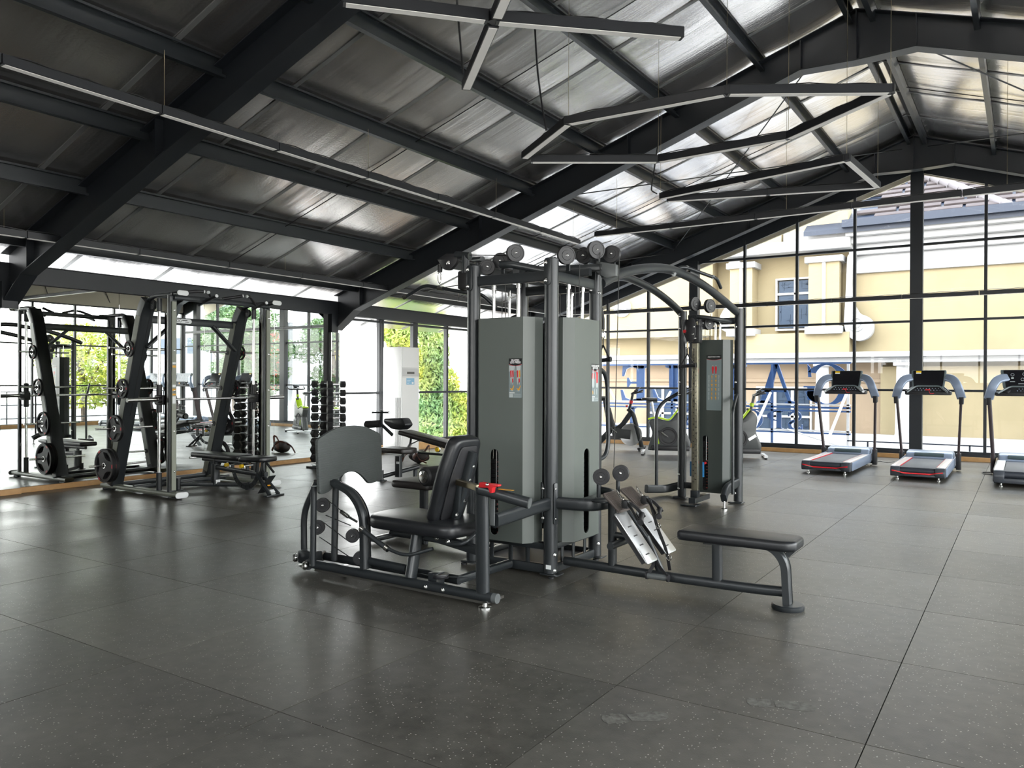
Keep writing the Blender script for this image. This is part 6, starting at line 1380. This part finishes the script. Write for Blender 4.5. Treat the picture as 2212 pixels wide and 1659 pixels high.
        for k, (cx, cz_) in enumerate(((-.22,.09),(-.08,.10),(.06,.10),(-.10,.02),(-.02,.02),(.1,.02))):
            lathe(bm, [(.018,-.0005),(.022,-.0005),(.022,.0005),(.018,.0005)], Mc @ Vector((cx,-.0500,cz_)), Mc.to_3x3() @ Vector((0,-1,0)), 16)
        box(bm, -.235,-.205,-.0505,-.0495,.03,.05, Mc); box(bm, -.25,-.19,-.0505,-.0495,-.02,-.012, Mc); box(bm, -.15,-.06,-.0505,-.0495,-.05,-.045, Mc); obj('gauge_print', bm, PGY, sc, smooth=False)
        bm = nb(); box(bm, -.03,.02,yh-.235,yh-.215,ht+.07,ht+.13, bev=.004); obj('orange_tab', bm, POR, t)
    return t
tm1 = make_treadmill('treadmill with red rear reflector and white grips, leftmost of the row before the gable window', 1)
for ch in tm1.children: ch.matrix_parent_inverse = Matrix()
tm2 = copy_tree(tm1, (-.735, 8.74, 0), 0, 'treadmill with red rear reflector, second from the left before the gable window')
tm1.location = (-1.93, 8.82, 0); tm1.rotation_euler = (0,0,math.radians(-1))
for s in (-1, 1):
    yh = 1.85-.30; bm = nb(); tube(bm, [(s*.215, yh-.13, 1.245), (s*.285, yh-.30, 1.182)], .0185, 12); o = obj('grip_wrap', bm, LABEL, tm1); o.matrix_parent_inverse = Matrix()
tm3 = make_treadmill('wider silver-railed treadmill with printed gauges, third of the row', 2)
for ch in tm3.children: ch.matrix_parent_inverse = Matrix()
tm4 = copy_tree(tm3, (1.80, 8.6, 0), 0, 'wider silver-railed treadmill, fourth of the row, seen only in the mirror')
tm3.location = (.55, 8.62, 0)
for t in (tm1, tm2, tm3, tm4): t['group'] = 'treadmills before the gable window'
pcd = nb(); tube(pcd, [at(1880,1006,'z',.006), at(1900,995,'z',.006), at(1915,1000,'z',.006), at(1932,997,'z',.006)], .005, 6, fil=.2); tag(obj('power_cord', pcd, CABLE), 'thin black power cord on the floor between the first two treadmills', 'cable')
pcd = nb(); tube(pcd, [at(2142,1020,'z',.006), at(2120,1020,'z',.006), at(2125,1024,'z',.006), at(2142,1024,'z',.006)], .006, 6, fil=.1); tag(obj('power_cord', pcd, CABLE), 'short loop of cord on the floor left of the third treadmill', 'cable')

# ================================================================== exercise bikes
def make_bike(label, kind):
    """heading +X, centred at origin"""
    t = thing('exercise_bike', label, 'exercise bike', (0,0,0))
    def p(name, pts, r, m=FRAME, fil=0., prof=None, up=(0,1,0), par=None): bm = nb(); tube(bm, pts, r, 12, fil=fil, prof=prof, up=up if prof else None); return obj(name, bm, m, par or t)
    for x in (-.45, .45):
        p('floor_bar', [(x,-.26,.05),(x,.26,.05)], 0, SILVER if kind == 2 else FRAME, prof=rr(.06,.04,.012,2), up=(0,0,1)); bm = nb()
        for s in (-1, 1): cyl(bm, (x, s*.23, 0), (x, s*.23, .03), .022)
        obj('rubber_foot', bm, RUBBER, t)
    GR = MATS.get('bike_grey_shell') or mat('bike_grey_shell', (.06,.065,.066), .35)
    if kind == 1:
        p('main_beam', [(-.45,0,.07),(-.12,0,.42),(-.22,0,.80)], 0, prof=rr(.11,.06,.02,2), fil=.1); p('front_fork', [(.45,0,.06),(.28,0,.70),(.18,0,.80)], 0, prof=rr(.085,.06,.02,2), fil=.12); p('down_tube', [(.26,0,.76),(.04,0,.44),(-.14,0,.38)], 0, prof=rr(.10,.06,.02,2), fil=.1)
        bm = nb(); lathe(bm, [(0,-.02),(.18,-.02),(.20,-.03),(.215,-.03),(.215,.03),(.20,.03),(.18,.02),(0,.02)], (.24,0,.30), (0,1,0), 32); obj('flywheel', bm, SILVER, t)
        bm = nb(); lathe(bm, [(0,-.05),(.10,-.05),(.11,-.04),(.11,.05),(0,.05)], (-.02,0,.32), (0,1,0), 28); tube(bm, [(-.02,-.04,.32),(.24,-.04,.30)], 0, prof=rr(.18,.03,.01,2), up=(0,1,0)); obj('belt_guard', bm, GR, t)
    else:
        bm = nb(); prism(bm, rpoly([(-.38,.08),(.38,.08),(.40,.22),(.30,.45),(.33,.72),(.22,.84),(.02,.60),(-.22,.66),(-.36,.62),(-.28,.40)], .05), .14, T(0,.07,0) @ RX(PI/2), bev=.02); obj('body_shell', bm, GR, t)
        bm = nb(); tube(bm, [(-.36,0,.645),(-.22,0,.685),(.02,0,.625),(.20,0,.86)], 0, prof=rr(.15,.03,.01,2), up=(0,0,1), fil=.06); obj('lime_trim', bm, LIME, t)
        for s in (-1, 1):
            bm = nb(); lathe(bm, [(0,0),(.12,0),(.13,.01),(.16,.012),(.165,0)], (.0,s*.07,.34), (0,s,0), 28); o = obj('crank_guard', bm, PLASTB, t)
            bm = nb(); tube(bm, [(-.17,s*.083,.2),(-.20,s*.083,.34)], 0, prof=rr(.03,.004,.001,1), up=(0,1,0)); obj('lime_stripe', bm, LIME, o)
            bm = nb(); tube(bm, [(.18,s*.074,.32),(.30,s*.074,.40)], 0, prof=rr(.05,.004,.001,1), up=(0,1,0)); obj('stripe', bm, SILVER, o)
        bm = nb(); box(bm, -.3,.38,-.10,.10,.08,.17, bev=.02); obj('base_cover', bm, PLASTB, t)
    for s in (-1, 1):
        p('crank', [(-.02 if kind == 1 else 0,s*.10,.33),(-.02+s*.12,s*.10,.33-s*.10)], 0, CHROME, prof=rr(.025,.014,.004,1)); bm = nb(); c = (-.02+s*.12, 0, .33-s*.10); box(bm, c[0]-.045, c[0]+.045, *sorted((s*.11, s*.20)), c[2]-.012, c[2]+.012, bev=.005); obj('pedal', bm, PLASTB, t)
    p('seat_post', [(-.24,0,.60),(-.30,0,.96)], 0, SILVER if kind == 2 else FRAME, prof=rr(.045,.035,.008,2)); p('seat_slider', [(-.40,0,.96),(-.20,0,.97)], 0, FRAME, prof=rr(.04,.03,.008,1))
    bm = nb(); prism(bm, rpoly([(-.16,-.10),(-.02,-.09),(.12,-.02),(.12,.02),(-.02,.09),(-.16,.10)], .03), .05, T(-.32,0,.985), bev=.018); obj('saddle', bm, VINYL, t)
    p('bar_post', [(.20,0,.76),(.27,0,1.08)], 0, FRAME, prof=rr(.045,.05,.01,2)); bm = nb(); lathe(bm, [(0,-.03),(.036,-.03),(.036,.03),(0,.03)], (.235,0,.93), (.2,0,1), 16); obj('clamp_ring', bm, RED if kind == 1 else LIME, t)
    p('handlebar', [(.42,-.22,1.16),(.30,-.22,1.10),(.26,-.1,1.09),(.26,.1,1.09),(.30,.22,1.10),(.42,.22,1.16)], .016, PLASTB, .05); p('aero_bar', [(.26,-.06,1.1),(.46,-.05,1.13),(.46,.05,1.13),(.26,.06,1.1)], .014, PLASTB, .05)
    bm = nb(); box(bm, -.06,.06,-.08,.08,-.008,.008, T(.36,0,1.18) @ RY(-.6), bev=.005); obj('display', bm, PLASTB, t)
    bm = nb(); cyl(bm, (.16,-.05,.85), (.16,.0,.85), .02); obj('resistance_knob', bm, RED if kind == 1 else PLASTB, t)
    return t
bk = make_bike('dark exercise bike with a red collar near the gable window', 1)
for ch in bk.children: ch.matrix_parent_inverse = Matrix()
bk.location = (-6.12, 10.75, 0); bk.rotation_euler = (0,0,math.radians(12))
bk2 = make_bike('grey and lime green exercise bike between the big machine and the cable station', 2)
for ch in bk2.children: ch.matrix_parent_inverse = Matrix()
b3 = copy_tree(bk2, (-3.72, 10.5, 0), math.radians(22), 'grey and lime green exercise bike mostly hidden behind the cable station')
bk2.location = (-4.92, 10.3, 0); bk2.rotation_euler = (0,0,math.radians(20))
bk2['group'] = b3['group'] = 'lime green exercise bikes'
